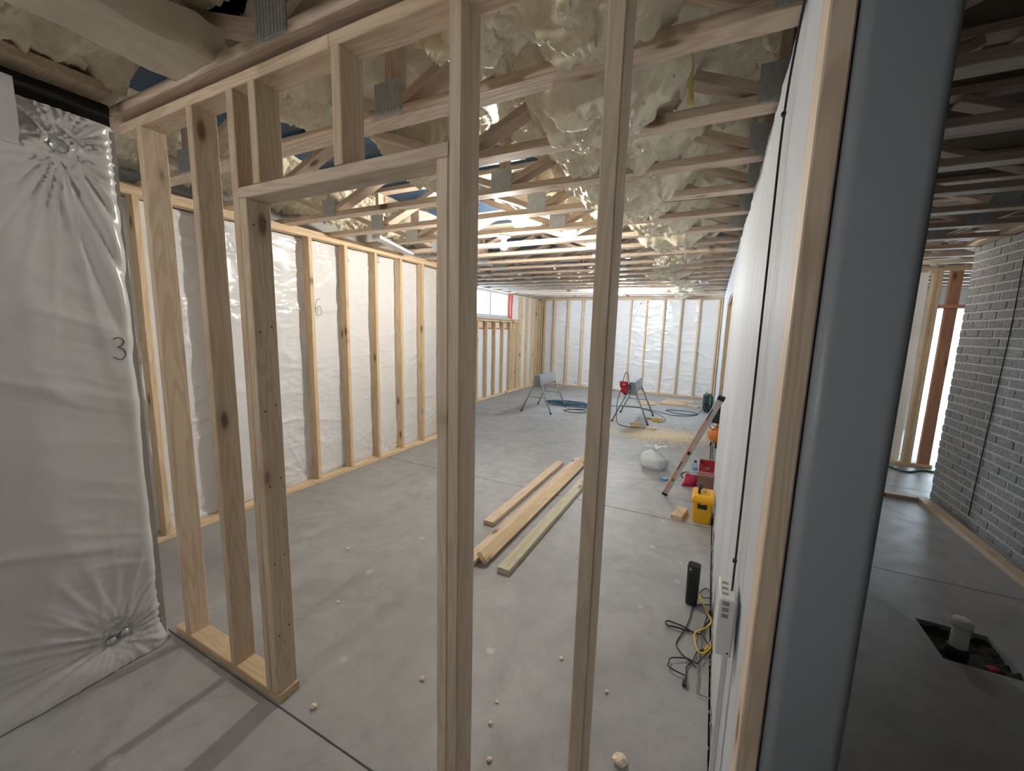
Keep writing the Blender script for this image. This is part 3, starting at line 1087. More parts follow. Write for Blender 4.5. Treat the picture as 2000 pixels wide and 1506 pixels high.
# black cable down the right wall
cw = thing('wall_cable', 'thin black cable running down the white right wall to the white box', 'cable', (XR, 1.36, 1.5))
pts = [(-.002, -.13, .98), (-.014, -.09, .85), (-.016, .03, .70), (-.016, .03, .4), (-.016, .0, -.1), (-.016, -.02, -.45), (-.016, -.026, -.70)]
MB().tube(crom(pts, 6), .0035, 6).build('cord', 'cable_black', cw)
for p in ((-.018, .03, .69), (-.018, -.026, -.60)):
    MB().cbox(*p, .012, .018, .012, .003).build('staple', 'cable_black', cw)

# ------------------------------------------------------------------ brick wall in the right room
BX, BY0, BY1, BZ = 2.09, 3.45, 5.34, 2.45
bw = struct(MB().box(BX + 0.001, BX + 0.6, 1.8, BY1 - .002, 0, BZ).build('wall_brick', 'mortar'))
bl, bh, jt = 0.197, 0.0645, 0.012
me_full = None


def brick_mesh(L):
    m_ = MB().cbox(0, 0, 0, 0.05, L, bh, 0.005)
    me_ = m_.mesh('brick')
    me_.materials.append(MATS['brick_grey'])
    return me_


bm_full = brick_mesh(bl)
bm_half = brick_mesh((bl - jt) / 2)
rows = int(BZ / (bh + jt))
stuff = MB()
pitch = bl + jt
for r in range(rows):
    z = jt + r * (bh + jt) + bh / 2
    y = BY1
    first = True
    while y > 1.85:
        L = bl
        if first and r % 2:
            L = (bl - jt) / 2
        first = False
        cy_ = y - L / 2
        if cy_ > BY0:
            link('brick', bm_full if L == bl else bm_half, None, bw, (BX + .021 + random.uniform(-.003, .004), cy_, z))
        else:
            stuff.cbox(BX + .021 + random.uniform(-.003, .004), cy_, z, .05, L, bh, .005)
        y -= L + jt
so = stuff.build('brick_field', 'brick_grey', bw)
so['kind'] = 'stuff'
# end face of the brick mass
m = MB()
for r in range(rows):
    z = jt + r * (bh + jt) + bh / 2
    for i in range(2):
        m.cbox(BX + .15 + i * .21 + (r % 2) * .1, BY1 - .018, z, bl, .05, bh, .005)
eo = m.build('brick_return', 'brick_grey', bw)
eo['kind'] = 'stuff'
tag(cable('thin_cable', [(BX - .008, 4.62, 2.45), (BX - .008, 4.60, 1.7), (BX - .008, 4.63, 1.0), (BX - .008, 4.66, .1)], .0035, 'cable_black'), 'thin dark wire hanging down the grey brick wall', 'cable', 'cables in the right room')
tag(board('top_plate', (2.03, 1.9, 2.475), (2.03, 5.33, 2.475 - .02), D, T, (1, 0, 0), 'pine'), 'pale timber plate fixed along the top of the brick wall', 'timber')
sp_ = tag(board('sole_plate', (1.985, 1.9, .019), (1.985, 5.24, .019), D, T, (1, 0, 0), 'pine'), 'pale timber sole plate lying along the foot of the brick wall', 'timber')
tag(board('sole_plate', (0.9, 5.20, .019), (1.935, 5.20, .019), D, T, (0, 1, 0), 'pine'), 'short timber plate lying across the right room floor before the doorway', 'timber')
# framing and daylight beyond the brick
rf = thing('doorway_frame', 'pine framing with bright daylight gaps beyond the brick wall', 'wall frame', (2.6, 6.65, 0))
board('bottom_plate', (2.20, 6.66, .019), (2.56, 6.66, .019), D, T, (0, 1, 0), 'pine_warm', rf)
board('top_plate', (2.1, 6.66, 2.41), (3.4, 6.66, 2.41), D, T, (0, 1, 0), 'pine_warm', rf)
for x in (2.30, 2.34):
    board('stud', (x, 6.66, .038), (x, 6.66, 2.39), D, T, (0, 1, 0), 'pine_warm', rf)
board('stud', (2.485, 6.66, .038), (2.485, 6.66, 2.39), .115, T, (1, 0.12, 0), 'red_wood', rf)
board('block', (2.37, 6.66, 1.98), (3.3, 6.66, 1.98), D, T, (0, 1, 0), 'red_wood', rf)
board('stud', (3.3, 6.66, .0), (3.3, 6.66, 2.39), D, T, (0, 1, 0), 'pine_warm', rf)
tag(cable('garden_hose', [(1.7, 6.3, .012), (2.0, 6.45, .012), (2.2, 6.25, .012), (2.45, 6.42, .012), (2.9, 6.3, .012)], .012, 'hose_green'), 'dark green hose on the floor beyond the brick wall', 'hose')
# drain pipe stub
ds = thing('drain_stub', 'capped white drain pipe standing in the dark floor cut-out', 'pipe', (1.262, 2.70, -.03))
MB().lathe([(.034, 0), (.034, .17), (.030, .172), (.028, .172)], n=22).build('pipe', 'pvc_white', ds)
MB().lathe([(.040, .168), (.040, .20), (.036, .208), (.01, .208)], n=22).build('cap', 'pvc_white', ds)
MB().lathe([(.044, .0), (.044, .055), (.036, .06)], n=22).build('coupling', 'rubber', ds)
tag(MB().cbox(0, 0, 0, .05, .035, .018, .005).xf(Matrix.Rotation(.5, 4, 'Z')).build('brick_chip', 'card_red', None, (1.375, 2.66, -.02)), 'small red chip lying in the dark floor cut-out', 'debris')

# ------------------------------------------------------------------ lumber on the floor
tag(board('lumber', (-1.50, 2.65, .0195), (-1.505, 4.36, .0195), D, T, (1, 0, 0), 'pine'), 'short pale two-by-four lying leftmost of the loose floor lumber', 'lumber', 'loose lumber on the floor')
tag(board('lumber', (-1.345, 2.12, .0195), (-1.35, 4.60, .0195), D, T, (1, 0, 0), 'pine'), 'flat two-by-four lying under the tilted board of the floor lumber', 'lumber', 'loose lumber on the floor')
tag(board('lumber', (-1.268, 2.16, .050), (-1.262, 4.66, .050), D, T, (0.70, 0, -0.71), 'pine_warm'), 'golden two-by-four tilted on edge against another board on the floor', 'lumber', 'loose lumber on the floor')
tag(board('lumber', (-1.095, 2.14, .0195), (-1.085, 4.45, .0195), D, T, (1, 0, 0), 'treated'), 'greenish treated two-by-four lying rightmost of the loose floor lumber', 'lumber', 'loose lumber on the floor')
bk = tag(board('wood_block', (-.155, 3.53, .0195), (-.115, 3.74, .0195), D, T, (1, 0, 0), 'pine'), 'short pale wood offcut on the floor left of the yellow toolbox', 'wood block')
MB().lathe([(.009, 0), (.009, .001)], n=10).build('drill_hole', 'tool_dark', bk, (.06, .02, T / 2))
off = [((-.93, 9.62), (-.43, 9.63), 'long pale offcut near the far wall'), ((-.90, 9.9), (-.30, 9.95), 'pale offcut lying against the far wall'), ((-.95, 9.3), (-.45, 9.42), 'pale offcut in front of the far pile'),
       ((-.38, 9.45), (-.16, 9.28), 'dark ended offcut nearest the green box'), ((-1.45, 9.3), (-1.0, 9.35), 'offcut on the floor behind the second sawhorse'), ((-1.35, 9.05), (-1.02, 9.1), 'short offcut between the rear legs of the second sawhorse'),
       ((-.98, 7.55), (-.70, 7.62), 'small offcut beside the sawdust'), ((-1.18, 6.95), (-.98, 6.99), 'stubby offcut at the foot of the second sawhorse'), ((-1.12, 6.74), (-.98, 6.78), 'small pale offcut on the edge of the sawdust'), ((-.86, 6.74), (-.72, 6.73), 'brown block at the front leg of the second sawhorse')]
for i, (a, b, lb_) in enumerate(off):
    tag(board('wood_offcut', (a[0], a[1], .0195), (b[0], b[1], .0195), .085 if i < 6 else .06, T, (0, 1, 0), 'pine_warm' if i % 3 else 'pine'), lb_, 'wood offcut', 'offcuts near the sawhorses')
# sawdust
m = MB()
for i in range(11000):
    r = abs(random.gauss(0, 1))
    a = random.uniform(0, 2 * math.pi)
    x = -.55 + r * .48 * math.cos(a) + random.gauss(0, .03)
    y = 6.45 + r * .30 * math.sin(a) + .12 * math.cos(a)
    if x > .12:
        continue
    sz = random.uniform(.005, .018)
    th = random.uniform(0, 3.14)
    dx, dy = sz * math.cos(th), sz * math.sin(th)
    z = random.uniform(.001, .006)
    m.add([(x - dx, y - dy, z), (x + dy * .5, y - dx * .5, z + .001), (x + dx, y + dy, z + random.uniform(0, .006)), (x - dy * .5, y + dx * .5, z)], [(0, 1, 2, 3)])
tag(m.build('sawdust', 'sawdust'), 'scattered pale sawdust on the floor in front of the second sawhorse', 'sawdust', None, 'stuff')

# ------------------------------------------------------------------ sawhorses


def sawhorse(loc, label, rz=0.0):
    t_ = thing('sawhorse', label, 'sawhorse', loc, 'grey metal sawhorses', rz)
    L, h = .42, .72
    # tapered folded-metal beam along local y
    prof = [(-.045, h), (.045, h), (.05, h - .012), (.072, h - .13), (.072, h - .19), (.060, h - .19), (.060, h - .13), (-.060, h - .13), (-.060, h - .19), (-.072, h - .19), (-.072, h - .13), (-.05, h - .012)]
    MB().loft([[(x, -L, z) for x, z in prof], [(x, L, z) for x, z in prof]]).build('beam', 'steel_grey', t_)
    for sy in (-1, 1):
        pr_ = [(-.045, h - .01), (.045, h - .01), (.07, h - .14), (.07, h - .22), (-.07, h - .22), (-.07, h - .14)]
        MB().loft([[(x, sy * (L + .001), z) for x, z in pr_], [(x, sy * (L + .006), z) for x, z in pr_]]).build('end_plate', 'steel_grey', t_)
        for sx in (-1, 1):
            p0 = (sx * .062, sy * (L - .02), h - .16)
            p1 = (sx * .30, sy * (L + .015), .02)
            lg_ = MB().tube([p0, p1], .0135, 10).build('leg', 'steel_grey', t_)
            MB().tube([(sx * .295, sy * (L + .014), .035), (sx * .307, sy * (L + .016), 0.0)], .017, 10).build('foot', 'rubber', lg_)
        z = .30
        q = .062 + (.30 - .062) * ((h - .16 - z) / (h - .18))
        MB().tube([(-q, sy * (L + .004), z), (q, sy * (L + .004), z)], .009, 8).build('brace', 'steel_grey', t_)
    return t_


sawhorse((-2.92, 7.33, 0), 'grey folding metal sawhorse standing empty by the window wall', .02)
sawhorse((-1.20, 7.45, 0), 'grey folding metal sawhorse carrying the red circular saw', .03)

# circular saw hanging on the second sawhorse
cs = thing('circular_saw', 'red corded circular saw hooked on the near end of the sawhorse', 'power saw', (-1.29, 6.93, .52))
MB().lathe([(.01, -.08), (.052, -.075), (.058, -.02), (.05, .05), (.03, .06)], n=22, axis='y').xf(Matrix.Translation((0, 0, .075))).build('motor_housing', 'tool_red', cs)
m = MB()
m.cbox(-.015, 0, .165, .13, .06, .10, .02)
m.build('upper_body', 'tool_red', cs)
MB().tube(crom([(-.075, 0, .215), (-.07, 0, .13), (-.04, 0, .10)], 6), .016, 10).build('grip', 'tool_red', cs)
ar = []
for k in range(13):
    a = math.radians(-10 + 200 * k / 12)
    ar.append((.065 + .0 * k, .02 + .075 * math.cos(a), .10 + .075 * math.sin(a)))
MB().tube(ar, .012, 8).build('blade_guard', 'tool_dark', cs)
MB().lathe([(.07, 0), (.07, .003)], n=28, axis='x').xf(Matrix.Translation((.066, .02, .10))).build('blade', 'steel_grey', cs)
MB().cbox(.03, .015, .0, .11, .09, .006, .002).build('base_shoe', 'steel_grey', cs)
MB().cbox(.02, -.05, .02, .05, .03, .05, .006).build('knob', 'tool_dark', cs)
m = MB()
for i in range(3):
    m.cbox(-.028 + i * .02, -.0315, .165 + (i % 2) * .008, .013, .002, .022 - .004 * i, .001)
m.build('lettering', 'print_white', cs)
w0 = cs.location
MB().tube(crom([Vector(p) - w0 for p in ((-1.33, 6.93, .74), (-1.30, 6.93, .86), (-1.265, 6.92, .90), (-1.235, 6.93, .80), (-1.24, 6.92, .72), (-1.33, 6.9, .62), (-1.38, 6.88, .45), (-1.39, 6.86, .2), (-1.36, 6.84, .03), (-1.25, 6.74, .008), (-1.05, 6.70, .008), (-.88, 6.78, .008))], 8), .006, 7).build('power_cord', 'cable_black', cs)

# cords round the sawhorses
pts = []
for i in range(90):
    a = i * .62
    pts.append((-2.62 + (.42 + .10 * math.sin(i * .91)) * math.cos(a) + .05 * math.sin(i * 1.7), 7.98 + (.15 + .06 * math.cos(i * .77)) * math.sin(a), .012 + .0006 * i + .01 * abs(math.sin(i * 1.3))))
tag(MB().tube(crom(pts, 4), .0075, 6).build('cord_coil', 'cable_blue'), 'tangled coil of blue extension cord behind the empty sawhorse', 'cord')
tag(cable('cord_loop', [(-2.5, 7.55, .008), (-2.2, 7.62, .008), (-2.1, 7.45, .008), (-2.3, 7.30, .008), (-2.52, 7.38, .008), (-2.45, 7.52, .012), (-2.2, 7.75, .012), (-2.1, 7.9, .02)], .007, 'cable_black'), 'dark cord loop on the floor in front of the blue coil', 'cord')
tag(cable('extension_cord', [(-2.34, 8.14, .01), (-1.81, 8.43, .008), (-1.25, 8.55, .008), (-.85, 8.32, .008), (-.55, 8.15, .008), (-.25, 8.3, .008), (-.16, 8.6, .008), (-.45, 8.75, .008), (-.75, 8.6, .012), (-.5, 8.35, .012), (-.2, 8.45, .012), (-.08, 8.8, .06), (-.02, 8.86, .12)], .008, 'cable_blue'),
    'long dark cord snaking from the coil to the green box', 'cord')
tag(cable('cord_loop', [(-1.25, 8.5, .008), (-1.02, 8.33, .008), (-.78, 7.98, .008), (-.66, 7.65, .01), (-.70, 7.42, .01), (-.86, 7.45, .012), (-.84, 7.7, .012)], .006, 'cable_black'), 'thin dark cord curling beside the sawdust', 'cord')
yc_ = thing('cord_plug', 'small yellow cord bundle lying on the offcuts by the sawdust', 'cord', (-.80, 7.40, .0))
MB().tube(crom([(.06 * math.cos(a) * (1 + .3 * math.sin(a * 1.7)), .05 * math.sin(a), .012 + .002 * a) for a in [i * .7 for i in range(28)]], 4), .006, 6).build('cord', 'cable_yellow', yc_)
MB().cbox(.07, -.03, .015, .05, .025, .025, .006).build('plug', 'cable_yellow', yc_)

# green-black battery box by the far right corner
gb = thing('tool_case', 'dark green and black portable case with a green handle near the far right corner', 'case', (.0, 8.98, 0), None, .1)
MB().cbox(0, 0, .19, .17, .26, .36, .035).build('body', 'case_green', gb)
MB().tube(crom([(-.03, -.09, .36), (-.03, -.08, .40), (-.03, .08, .40), (-.03, .09, .36)], 6), .012, 8).build('handle', 'tool_green', gb)
MB().cbox(.03, -.131, .24, .02, .01, .16, .004).build('green_panel', 'tool_green', gb)
MB().cbox(-.04, -.131, .14, .06, .01, .12, .004).build('vent', 'rubber', gb)
MB().tube(crom([(-.05, -.13, .10), (-.09, -.2, .16), (-.05, -.26, .1), (.0, -.27, .012)], 6), .006, 6).build('lead', 'cable_blue', gb)

# orange air compressor in the opening
ac = thing('air_compressor', 'small orange air compressor with black top standing against the white wall', 'compressor', (.15, 6.2, 0))
MB().lathe([(.01, .05), (.05, .06), (.10, .12), (.115, .19), (.10, .26), (.05, .30), (.01, .305)], n=24).build('tank', 'tank_orange', ac)
for a in (0.6, 2.7, 4.8):
    MB().tube([(.05 * math.cos(a), .05 * math.sin(a), .09), (.07 * math.cos(a), .07 * math.sin(a), 0.0)], .012, 8).build('leg', 'rubber', ac)
MB().cbox(0, .02, .42, .20, .20, .14, .03).build('pump_cover', 'tool_dark', ac)
MB().cbox(.02, .02, .54, .12, .14, .10, .025).build('motor', 'cable_black', ac)
MB().tube(crom([(-.07, -.06, .36), (-.10, -.09, .32), (-.07, -.1, .28), (-.02, -.09, .27)], 6), .007, 7).build('air_line', 'steel_grey', ac)
MB().lathe([(.02, -.125), (.022, -.12), (.022, -.10)], n=14, axis='y').xf(Matrix.Translation((-.03, 0, .34))).build('gauge', 'print_white', ac)
tag(cable('compressor_cord', [(.09, 6.15, .02), (.095, 5.9, .008), (.09, 5.5, .008), (.10, 5.05, .008), (.10, 4.8, .008)], .007, 'cable_black'), 'black cord along the foot of the right wall by the compressor', 'cord')

# spirit level leaning on the right wall
p0, p1 = Vector((-.30, 4.03, .012)), Vector((.098, 3.50, 1.10))
lv = thing('spirit_level', 'long orange and silver spirit level leaning against the white wall', 'level', tuple(p0))
d = (p1 - p0)
L = d.length
d.normalize()
side = Vector((0, 1, 0))
side = (side - d * side.dot(d)).normalized()
nrm = d.cross(side)
mx = Matrix((d, side, nrm)).transposed().to_4x4()
for nm, a, b, y0, y1, z0, z1, mt in [('rail', .03, L - .03, -.013, .013, -.024, .024, 'level_silver')] + \
        [('orange_face', x0, x1, -.0145, .0145, .010, .0252, 'level_orange') for x0, x1 in ((.05, .36), (.52, .80), (.86, 1.0))] + \
        [('end_cap', 0, .03, -.015, .015, -.026, .026, 'rubber'), ('end_cap', L - .03, L, -.015, .015, -.026, .026, 'rubber'), ('vial', .60, .64, -.016, .016, -.012, .012, 'cable_black'),
         ('vial', .22, .26, -.016, .016, -.012, .012, 'tool_green'), ('grip_slot', .38, .5, -.0146, .0146, .008, .02, 'card_brown'), ('grip_slot', 1.02, 1.14, -.0146, .0146, .008, .02, 'card_brown')]:
    if b <= a:
        continue
    MB().box(a, b, y0, y1, z0, z1).xf(mx).build(nm, mt, lv)

# white rubbish bag
nu, nv = 48, 34
P0 = np.zeros((nu + 1, nv, 3))
for i in range(nu + 1):
    a = 2 * math.pi * (i % nu) / nu
    for j in range(nv):
        s_ = j / (nv - 1)
        if s_ < .72:
            q = s_ / .72
            r = .158 * (0.80 + .20 * min(1, q / .25)) * (1 if q < .5 else (1 - ((q - .5) / .5) ** 2.2 * .87))
            z = .215 * q ** 1.05
            fold = 1 + .09 * math.sin(a * 5 + 3 * s_) + .06 * math.sin(a * 11 + 8 * s_) * q
        else:
            q = (s_ - .72) / .28
            r = .022 + .06 * q ** 1.3
            z = .205 + .075 * q - .02 * q * q
            fold = 1 + .55 * math.sin(a * 4 + 1.0) * q + .25 * math.sin(a * 9) * q
        P0[i, j] = (r * fold * math.cos(a) * 1.0, r * fold * math.sin(a) * .85, max(z, .003) + .012 * math.sin(a * 3 + 1) * q * (s_ > .72))
bg = thing('rubbish_bag', 'knotted white plastic rubbish bag sitting on the floor', 'bag', (-.51, 4.83, 0))
link('sack', grid_mesh('sack', P0[:, :25], 'bag_white'), None, bg)
link('knotted_neck', grid_mesh('knotted_neck', P0[:, 24:], 'bag_white'), None, bg)

# blue tape roll
tr2 = thing('tape_roll', 'small blue tape roll lying flat on the floor by the level', 'tape', (-.35, 4.47, 0))
m = MB()
n = 28
prf = [(.032, 0), (.042, 0), (.042, .025), (.032, .025)]
rings = [[(r * math.cos(2 * math.pi * k / n), r * math.sin(2 * math.pi * k / n), z) for r, z in prf] for k in range(n + 1)]
m.loft(rings, False, False)
m.build('tape', 'tape_blue', tr2)
prf = [(.029, .001), (.0318, .001), (.0318, .024), (.029, .024)]
MB().loft([[(r * math.cos(2 * math.pi * k / n), r * math.sin(2 * math.pi * k / n), z) for r, z in prf] for k in range(n + 1)], False, False).build('core', 'print_white', tr2)

# yellow toolbox
yb = thing('toolbox', 'tall yellow plastic toolbox with black handle and latch by the white wall', 'toolbox', (.036, 3.665, 0))
def ring_(sx, sy, z, ch=.012):
    return [(px, py, z) for px, py in ((sx - ch, -sy), (sx, -sy + ch), (sx, sy - ch), (sx - ch, sy), (-sx + ch, sy), (-sx, sy - ch), (-sx, -sy + ch), (-sx + ch, -sy))]
MB().loft([ring_(.066, .092, .0), ring_(.070, .096, .008), ring_(.078, .105, .185)]).build('body', 'box_yellow', yb)
MB().loft([ring_(.084, .112, .183), ring_(.088, .116, .19), ring_(.088, .116, .212), ring_(.080, .108, .232), ring_(.074, .10, .240)]).build('lid', 'box_yellow', yb)
lid_ = [c_ for c_ in yb.children if c_.name.startswith('lid')][0]
MB().loft([ring_(.050, .07, .2395, .02), ring_(.046, .066, .247, .02)]).build('lid_panel', 'box_yellow', lid_)
MB().tube(crom([(-.030, -.06, .245), (-.032, -.055, .285), (-.026, .0, .310), (-.022, .05, .285), (-.02, .055, .245)], 6), .011, 8).build('handle', 'box_black', lid_)
MB().cbox(.0, -.110, .152, .072, .014, .040, .003).build('latch', 'box_black', yb)
MB().cbox(.0, -.114, .178, .03, .008, .012, .002).build('latch_tab', 'box_yellow', yb)
MB().cbox(.012, .0, .253, .03, .05, .012, .003).build('wood_scrap', 'pine', yb)

# cartons, red bag, bottle
rb = thing('red_carton', 'open red carton with a torn notch standing behind the brown box', 'carton', (.055, 4.66, 0))
m = MB()
hw, dw, hh, th_ = .075, .085, .215, .004
m.box(-hw, -hw + th_, -dw, dw, 0, hh).box(hw - th_, hw, -dw, dw, 0, hh).box(-hw, hw, dw - th_, dw, 0, hh).box(-hw, hw, -dw, dw, 0, th_)
pv = [(-hw, 0), (hw, 0), (hw, hh), (.035, hh), (.02, hh - .05), (-.012, hh - .06), (-.03, hh - .03), (-.04, hh), (-hw, hh)]
m.loft([[(x, -dw, z) for x, z in pv], [(x, -dw + th_, z) for x, z in pv]])
m.build('shell', 'card_red', rb)
MB().box(-.04, .055, -dw - .0015, -dw, .085, .10).build('lettering', 'print_white', rb)
MB().box(-hw + .006, hw - .006, -dw + .006, dw - .006, .006, .15).build('contents', 'card_brown', rb)
bb = thing('brown_carton', 'plain brown cardboard box between the red carton and the yellow toolbox', 'carton', (.05, 4.42, 0))
MB().cbox(0, 0, .08, .155, .15, .16, .003).build('carton_body', 'card_brown', bb)
MB().box(-.076, .076, -.012, .012, .160, .1615).build('packing_tape', 'card_red', bb)
rp = thing('snack_bag', 'crumpled red bag with pale edges leaning left of the brown box', 'bag', (-.10, 4.40, 0), None, .3)
U, V = np.meshgrid(np.linspace(-1, 1, 16), np.linspace(0, 1, 16), indexing='ij')
thick = .035 * np.sqrt(np.clip(1 - U ** 2, 0, 1)) * np.sin(np.clip(V, 0.02, .98) * math.pi) + .002
wob = .012 * (fbm(U * 3 + 5, V * 4, 2) - .5)
for s_, nm in ((-1, 'front_panel'), (1, 'back_panel')):
    P0 = np.stack([.075 * U + .045 * V, s_ * thick + wob + .03 * V, .004 + .135 * V * (1 - .12 * (U + 1))], -1)
    link(nm, grid_mesh(nm, P0, 'bag_red'), None, rp)
MB().tube(crom([(-.075, -.004, .01), (-.05, .01, .07), (-.03, .03, .137), (.05, .03, .115)], 6), .006, 6).build('pale_edge', 'bag_pink', rp)
wb_ = thing('water_bottle', 'small clear water bottle with dark cap behind the red bag', 'bottle', (-.065, 4.92, 0))
MB().lathe([(.01, 0), (.030, .002), (.032, .02), (.031, .075), (.028, .09), (.013, .115), (.013, .122)], n=20).build('bottle_body', 'clear_plastic', wb_)
MB().lathe([(.0325, .03), (.0325, .065)], n=20).build('label_band', 'paper_label', wb_)
MB().lathe([(.016, .118), (.016, .138), (.012, .14)], n=16).build('cap', 'cable_black', wb_)
tag(cable('cord_loop', [(-.06, 4.75, .006), (-.14, 4.85, .006), (-.20, 4.75, .006), (-.16, 4.62, .006), (-.07, 4.6, .006), (-.10, 4.5, .006)], .006, 'cable_black'), 'dark cord loop on the floor beside the water bottle', 'cord')

# ------------------------------------------------------------------ modem, cords and wall box
md = thing('modem', 'upright black modem with glossy top standing on the floor', 'modem', (.016, 2.435, 0), None, -.1)
MB().loft([ring_(.029, .026, 0, .008), ring_(.031, .028, .01, .01), ring_(.034, .030, .19, .012), ring_(.034, .030, .195, .012)]).build('case', 'modem_black', md)
MB().loft([ring_(.034, .030, .1955, .012), ring_(.035, .031, .24, .013), ring_(.032, .028, .247, .012)]).build('gloss_top', 'modem_gloss', md)
MB().cbox(-.016, -.0312, .226, .008, .002, .010, .0008).build('indicator', 'print_white', md)
for i, zz in enumerate((.05, .075, .10)):
    MB().cbox(.0325, .0, zz, .006, .016, .014, .002).build('socket', 'cable_yellow' if i == 1 else 'device_slot', md)
CORDS = [('power_cord', 'black power cord looping widest across the floor below the modem', 'cable_black', .0032,
          [(.12, 2.467), (.062, 2.426), (.026, 2.372), (.017, 2.28), (-.001, 2.179), (-.034, 2.066), (-.031, 2.024), (0, 1.981), (.039, 1.954), (.064, 1.928)]),
         ('adapter_lead', 'black doubled lead making a narrow loop to the left under the modem', 'cable_black', .0042,
          [(.069, 2.164), (.011, 2.166), (-.047, 2.158), (-.089, 2.155), (-.1, 2.17), (-.09, 2.19), (-.063, 2.195), (-.019, 2.183), (.029, 2.17), (.069, 2.164), (.08, 2.194), (.096, 2.261), (.12, 2.307)]),
         ('plug_lead', 'black lead ending in a loose plug on the floor', 'cable_black', .0032,
          [(.063, 1.947), (.02, 1.959), (-.004, 1.951), (-.05, 1.922), (-.058, 1.893), (-.057, 1.863), (-.023, 1.852), (.013, 1.849), (.022, 1.832), (.017, 1.805)]),
         ('thin_lead', 'black lead rising from the plug toward the yellow cable', 'cable_black', .003, [(.016, 1.822), (.022, 1.876), (.02, 1.912), (.044, 1.964), (.062, 2.032), (.099, 2.086), (.122, 2.113)]),
         ('thin_lead', 'grey lead hanging straight down through the cord tangle', 'cable_grey', .003, [(.069, 2.159), (.076, 2.126), (.068, 2.026), (.07, 1.963), (.066, 1.922), (.071, 1.872), (.068, 1.795), (.081, 1.775), (.124, 1.778)]),
         ('thin_lead', 'short black lead from the tangle to the wall', 'cable_black', .003, [(.063, 1.943), (.095, 2.016), (.118, 2.069), (.125, 2.086)]),
         ('modem_lead', 'thin black loop of lead right of the modem', 'cable_black', .003, [(.056, 2.55), (.09, 2.61), (.118, 2.60), (.124, 2.565), (.115, 2.53), (.085, 2.516), (.062, 2.524)]),
         ('thin_lead', 'black lead bending along the foot of the wall under the modem', 'cable_black', .003, [(.122, 2.429), (.101, 2.326), (.091, 2.238), (.092, 2.153), (.118, 2.106)]),
         ('network_cable', 'yellow network cable trailing from the modem', 'cable_yellow', .0042,
          [(.065, 2.50), (.047, 2.454), (.062, 2.476), (.08, 2.436), (.1, 2.368), (.120, 2.318), (.120, 2.277), (.091, 2.219), (.047, 2.156), (.049, 2.102), (.062, 2.04), (.084, 2.027), (.117, 2.075), (.122, 2.112)]),
         ('network_cable', 'short yellow cable bunch at the foot of the wall', 'cable_yellow', .0042, [(.122, 2.065), (.115, 2.092), (.095, 2.069), (.107, 2.095), (.122, 2.125), (.118, 2.055), (.10, 2.04)])]
for i, (nm, lb_, mt, r_, pts) in enumerate(CORDS):
    o = thing(nm, lb_, 'cord', (pts[0][0], pts[0][1], 0), 'cords below the modem')
    P3 = [(x - pts[0][0], y - pts[0][1], r_ + .001 + .004 * (i % 3) + .006 * abs(math.sin(j * 1.9 + i))) for j, (x, y) in enumerate(pts)]
    MB().tube(crom(P3, 8), r_, 7).build('cord', mt, o)
    if nm == 'plug_lead':
        MB().cbox(P3[-1][0], P3[-1][1], .011, .018, .034, .018, .004).build('plug', 'rubber', o)
wx = thing('network_box', 'small white vented box mounted low on the right wall', 'network box', (.108, 1.35, .70))
MB().cbox(0, 0, 0, .046, .13, .19, .004).build('housing', 'device_white', wx)
for i in range(3):
    MB().box(-.014, .004, -.0665, -.0645, .075 - i * .02, .088 - i * .02).build('vent_slot', 'device_slot', wx)
    MB().box(-.016, .002, -.04 + i * .03, -.028 + i * .03, .0945, .0958).build('vent_slot', 'device_slot', wx)
MB().lathe([(.003, -.0665), (.003, -.0645)], n=10, axis='y').xf(Matrix.Translation((.012, 0, -.08))).build('reset_button', 'tool_dark', wx)
tag(MB().cbox(0, 0, 0, .016, .03, .56, .003).build('cable_cover', 'device_white', None, (.121, 1.36, .31)), 'white cable cover running down the wall below the white box', 'cable cover')

# ------------------------------------------------------------------ debris on the floor


def crumb(loc, r, label, seed):
    random.seed(seed)
    bm = bmesh.new()
    bmesh.ops.create_icosphere(bm, subdivisions=2, radius=r)
    for v_ in bm.verts:
        k_ = 1 + random.uniform(-.35, .35)
        v_.co = Vector((v_.co.x * k_ * random.uniform(.9, 1.2), v_.co.y * k_, v_.co.z * .62 * k_))
    zmin = min(v_.co.z for v_ in bm.verts)
    for v_ in bm.verts:
        v_.co.z -= zmin
    me_ = bpy.data.meshes.new('foam_crumb')
    bm.to_mesh(me_)
    bm.free()
    return tag(link('foam_crumb', me_, 'foam_crumb', None, loc), label, 'debris', 'foam crumbs on the floor')


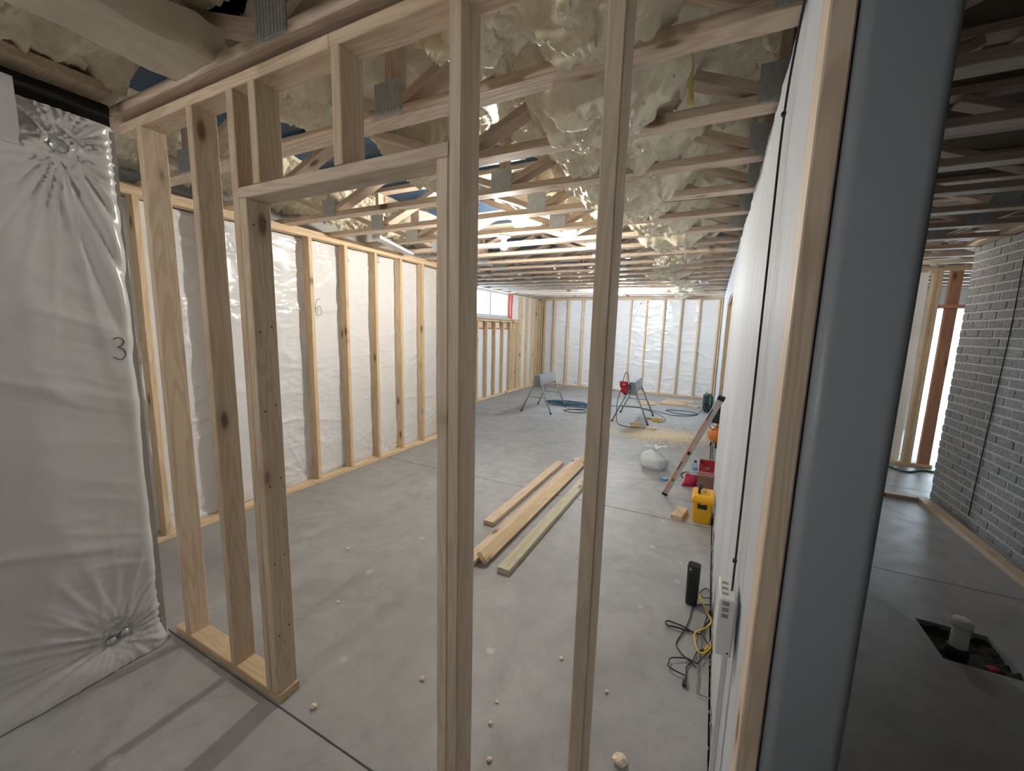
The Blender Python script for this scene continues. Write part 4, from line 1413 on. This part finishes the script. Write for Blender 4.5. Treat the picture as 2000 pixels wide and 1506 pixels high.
CH = [((-.172, 1.335), .022, 'largest cream foam lump on the floor at the bottom edge right of the single stud'), ((-1.354, .949), .013, 'cream crumb just right of the partition bottom plate end'), ((-1.047, 1.27), .011, 'cream crumb left of the double post near the bottom'),
      ((-2.192, 1.859), .012, 'pale crumb on the floor between the door frame and the left wall'), ((-.609, 1.115), .009, 'cream crumb right of the double post lowest in view'), ((-.672, 1.236), .008, 'tiny crumb right of the double post second from the bottom'),
      ((-.695, 1.33), .007, 'tiny crumb right of the double post third from the bottom'), ((-.527, 1.68), .009, 'crumb midway between the double post and the single stud'), ((-2.719, 3.453), .01, 'pale crumb near the floor joint by the left wall'),
      ((-1.8, 1.443), .010, 'pale crumb right of the door frame trimmer'), ((-.288, 1.603), .008, 'crumb beside the foot of the single stud'), ((-2.375, 4.517), .014, 'tan crumb on the far floor right of the double post'),
      ((1.179, 3.684), .012, 'pale flake on the right room floor near the joint'), ((-2.718, 2.647), .008, 'tiny crumb near the left wall bottom plate'), ((-.068, 2.841), .008, 'tiny crumb on the floor behind the modem')]
for i, (p, r, lb_) in enumerate(CH):
    crumb((p[0], p[1], 0), r, lb_, i + 3)
random.seed(99)
m = MB()
for i in range(520):
    x, y = random.uniform(-3.2, .1), random.uniform(-.2, 6.5)
    if y < 1.0 and (x < -2.15 or (x < -1.4 and random.random() < .6)):
        continue
    if -1.57 < x < -1.03 and y > 2.0 and y < 4.8:
        continue
    r = random.uniform(.0015, .0045)
    a = random.uniform(0, 6)
    m.add([(x + r * math.cos(a), y + r * math.sin(a), 0), (x + r * math.cos(a + 2), y + r * math.sin(a + 2), 0), (x + r * math.cos(a + 4), y + r * math.sin(a + 4), 0), (x, y, r)], [(0, 1, 3), (1, 2, 3), (2, 0, 3)])
tag(m.build('floor_grit', 'foam_crumb'), 'fine pale crumbs and grit sprinkled over the concrete floor', 'grit', None, 'stuff')
# crumbled gap along the foot of the right wall
m = MB()
for i in range(420):
    y = random.uniform(1.0, 4.5)
    x = .131 + random.gauss(0, .005)
    r = random.uniform(.004, .011)
    a = random.uniform(0, 6)
    m.add([(x + r * .6 * math.cos(a), y + r * math.sin(a), 0), (x + r * .6 * math.cos(a + 2), y + r * math.sin(a + 2), 0), (x + r * .6 * math.cos(a + 4), y + r * math.sin(a + 4), 0), (x, y, r)], [(0, 1, 3), (1, 2, 3), (2, 0, 3)])
tag(m.build('rubble_strip', 'wall_concrete'), 'crumbly grey rubble along the foot of the white right wall', 'rubble', None, 'stuff')
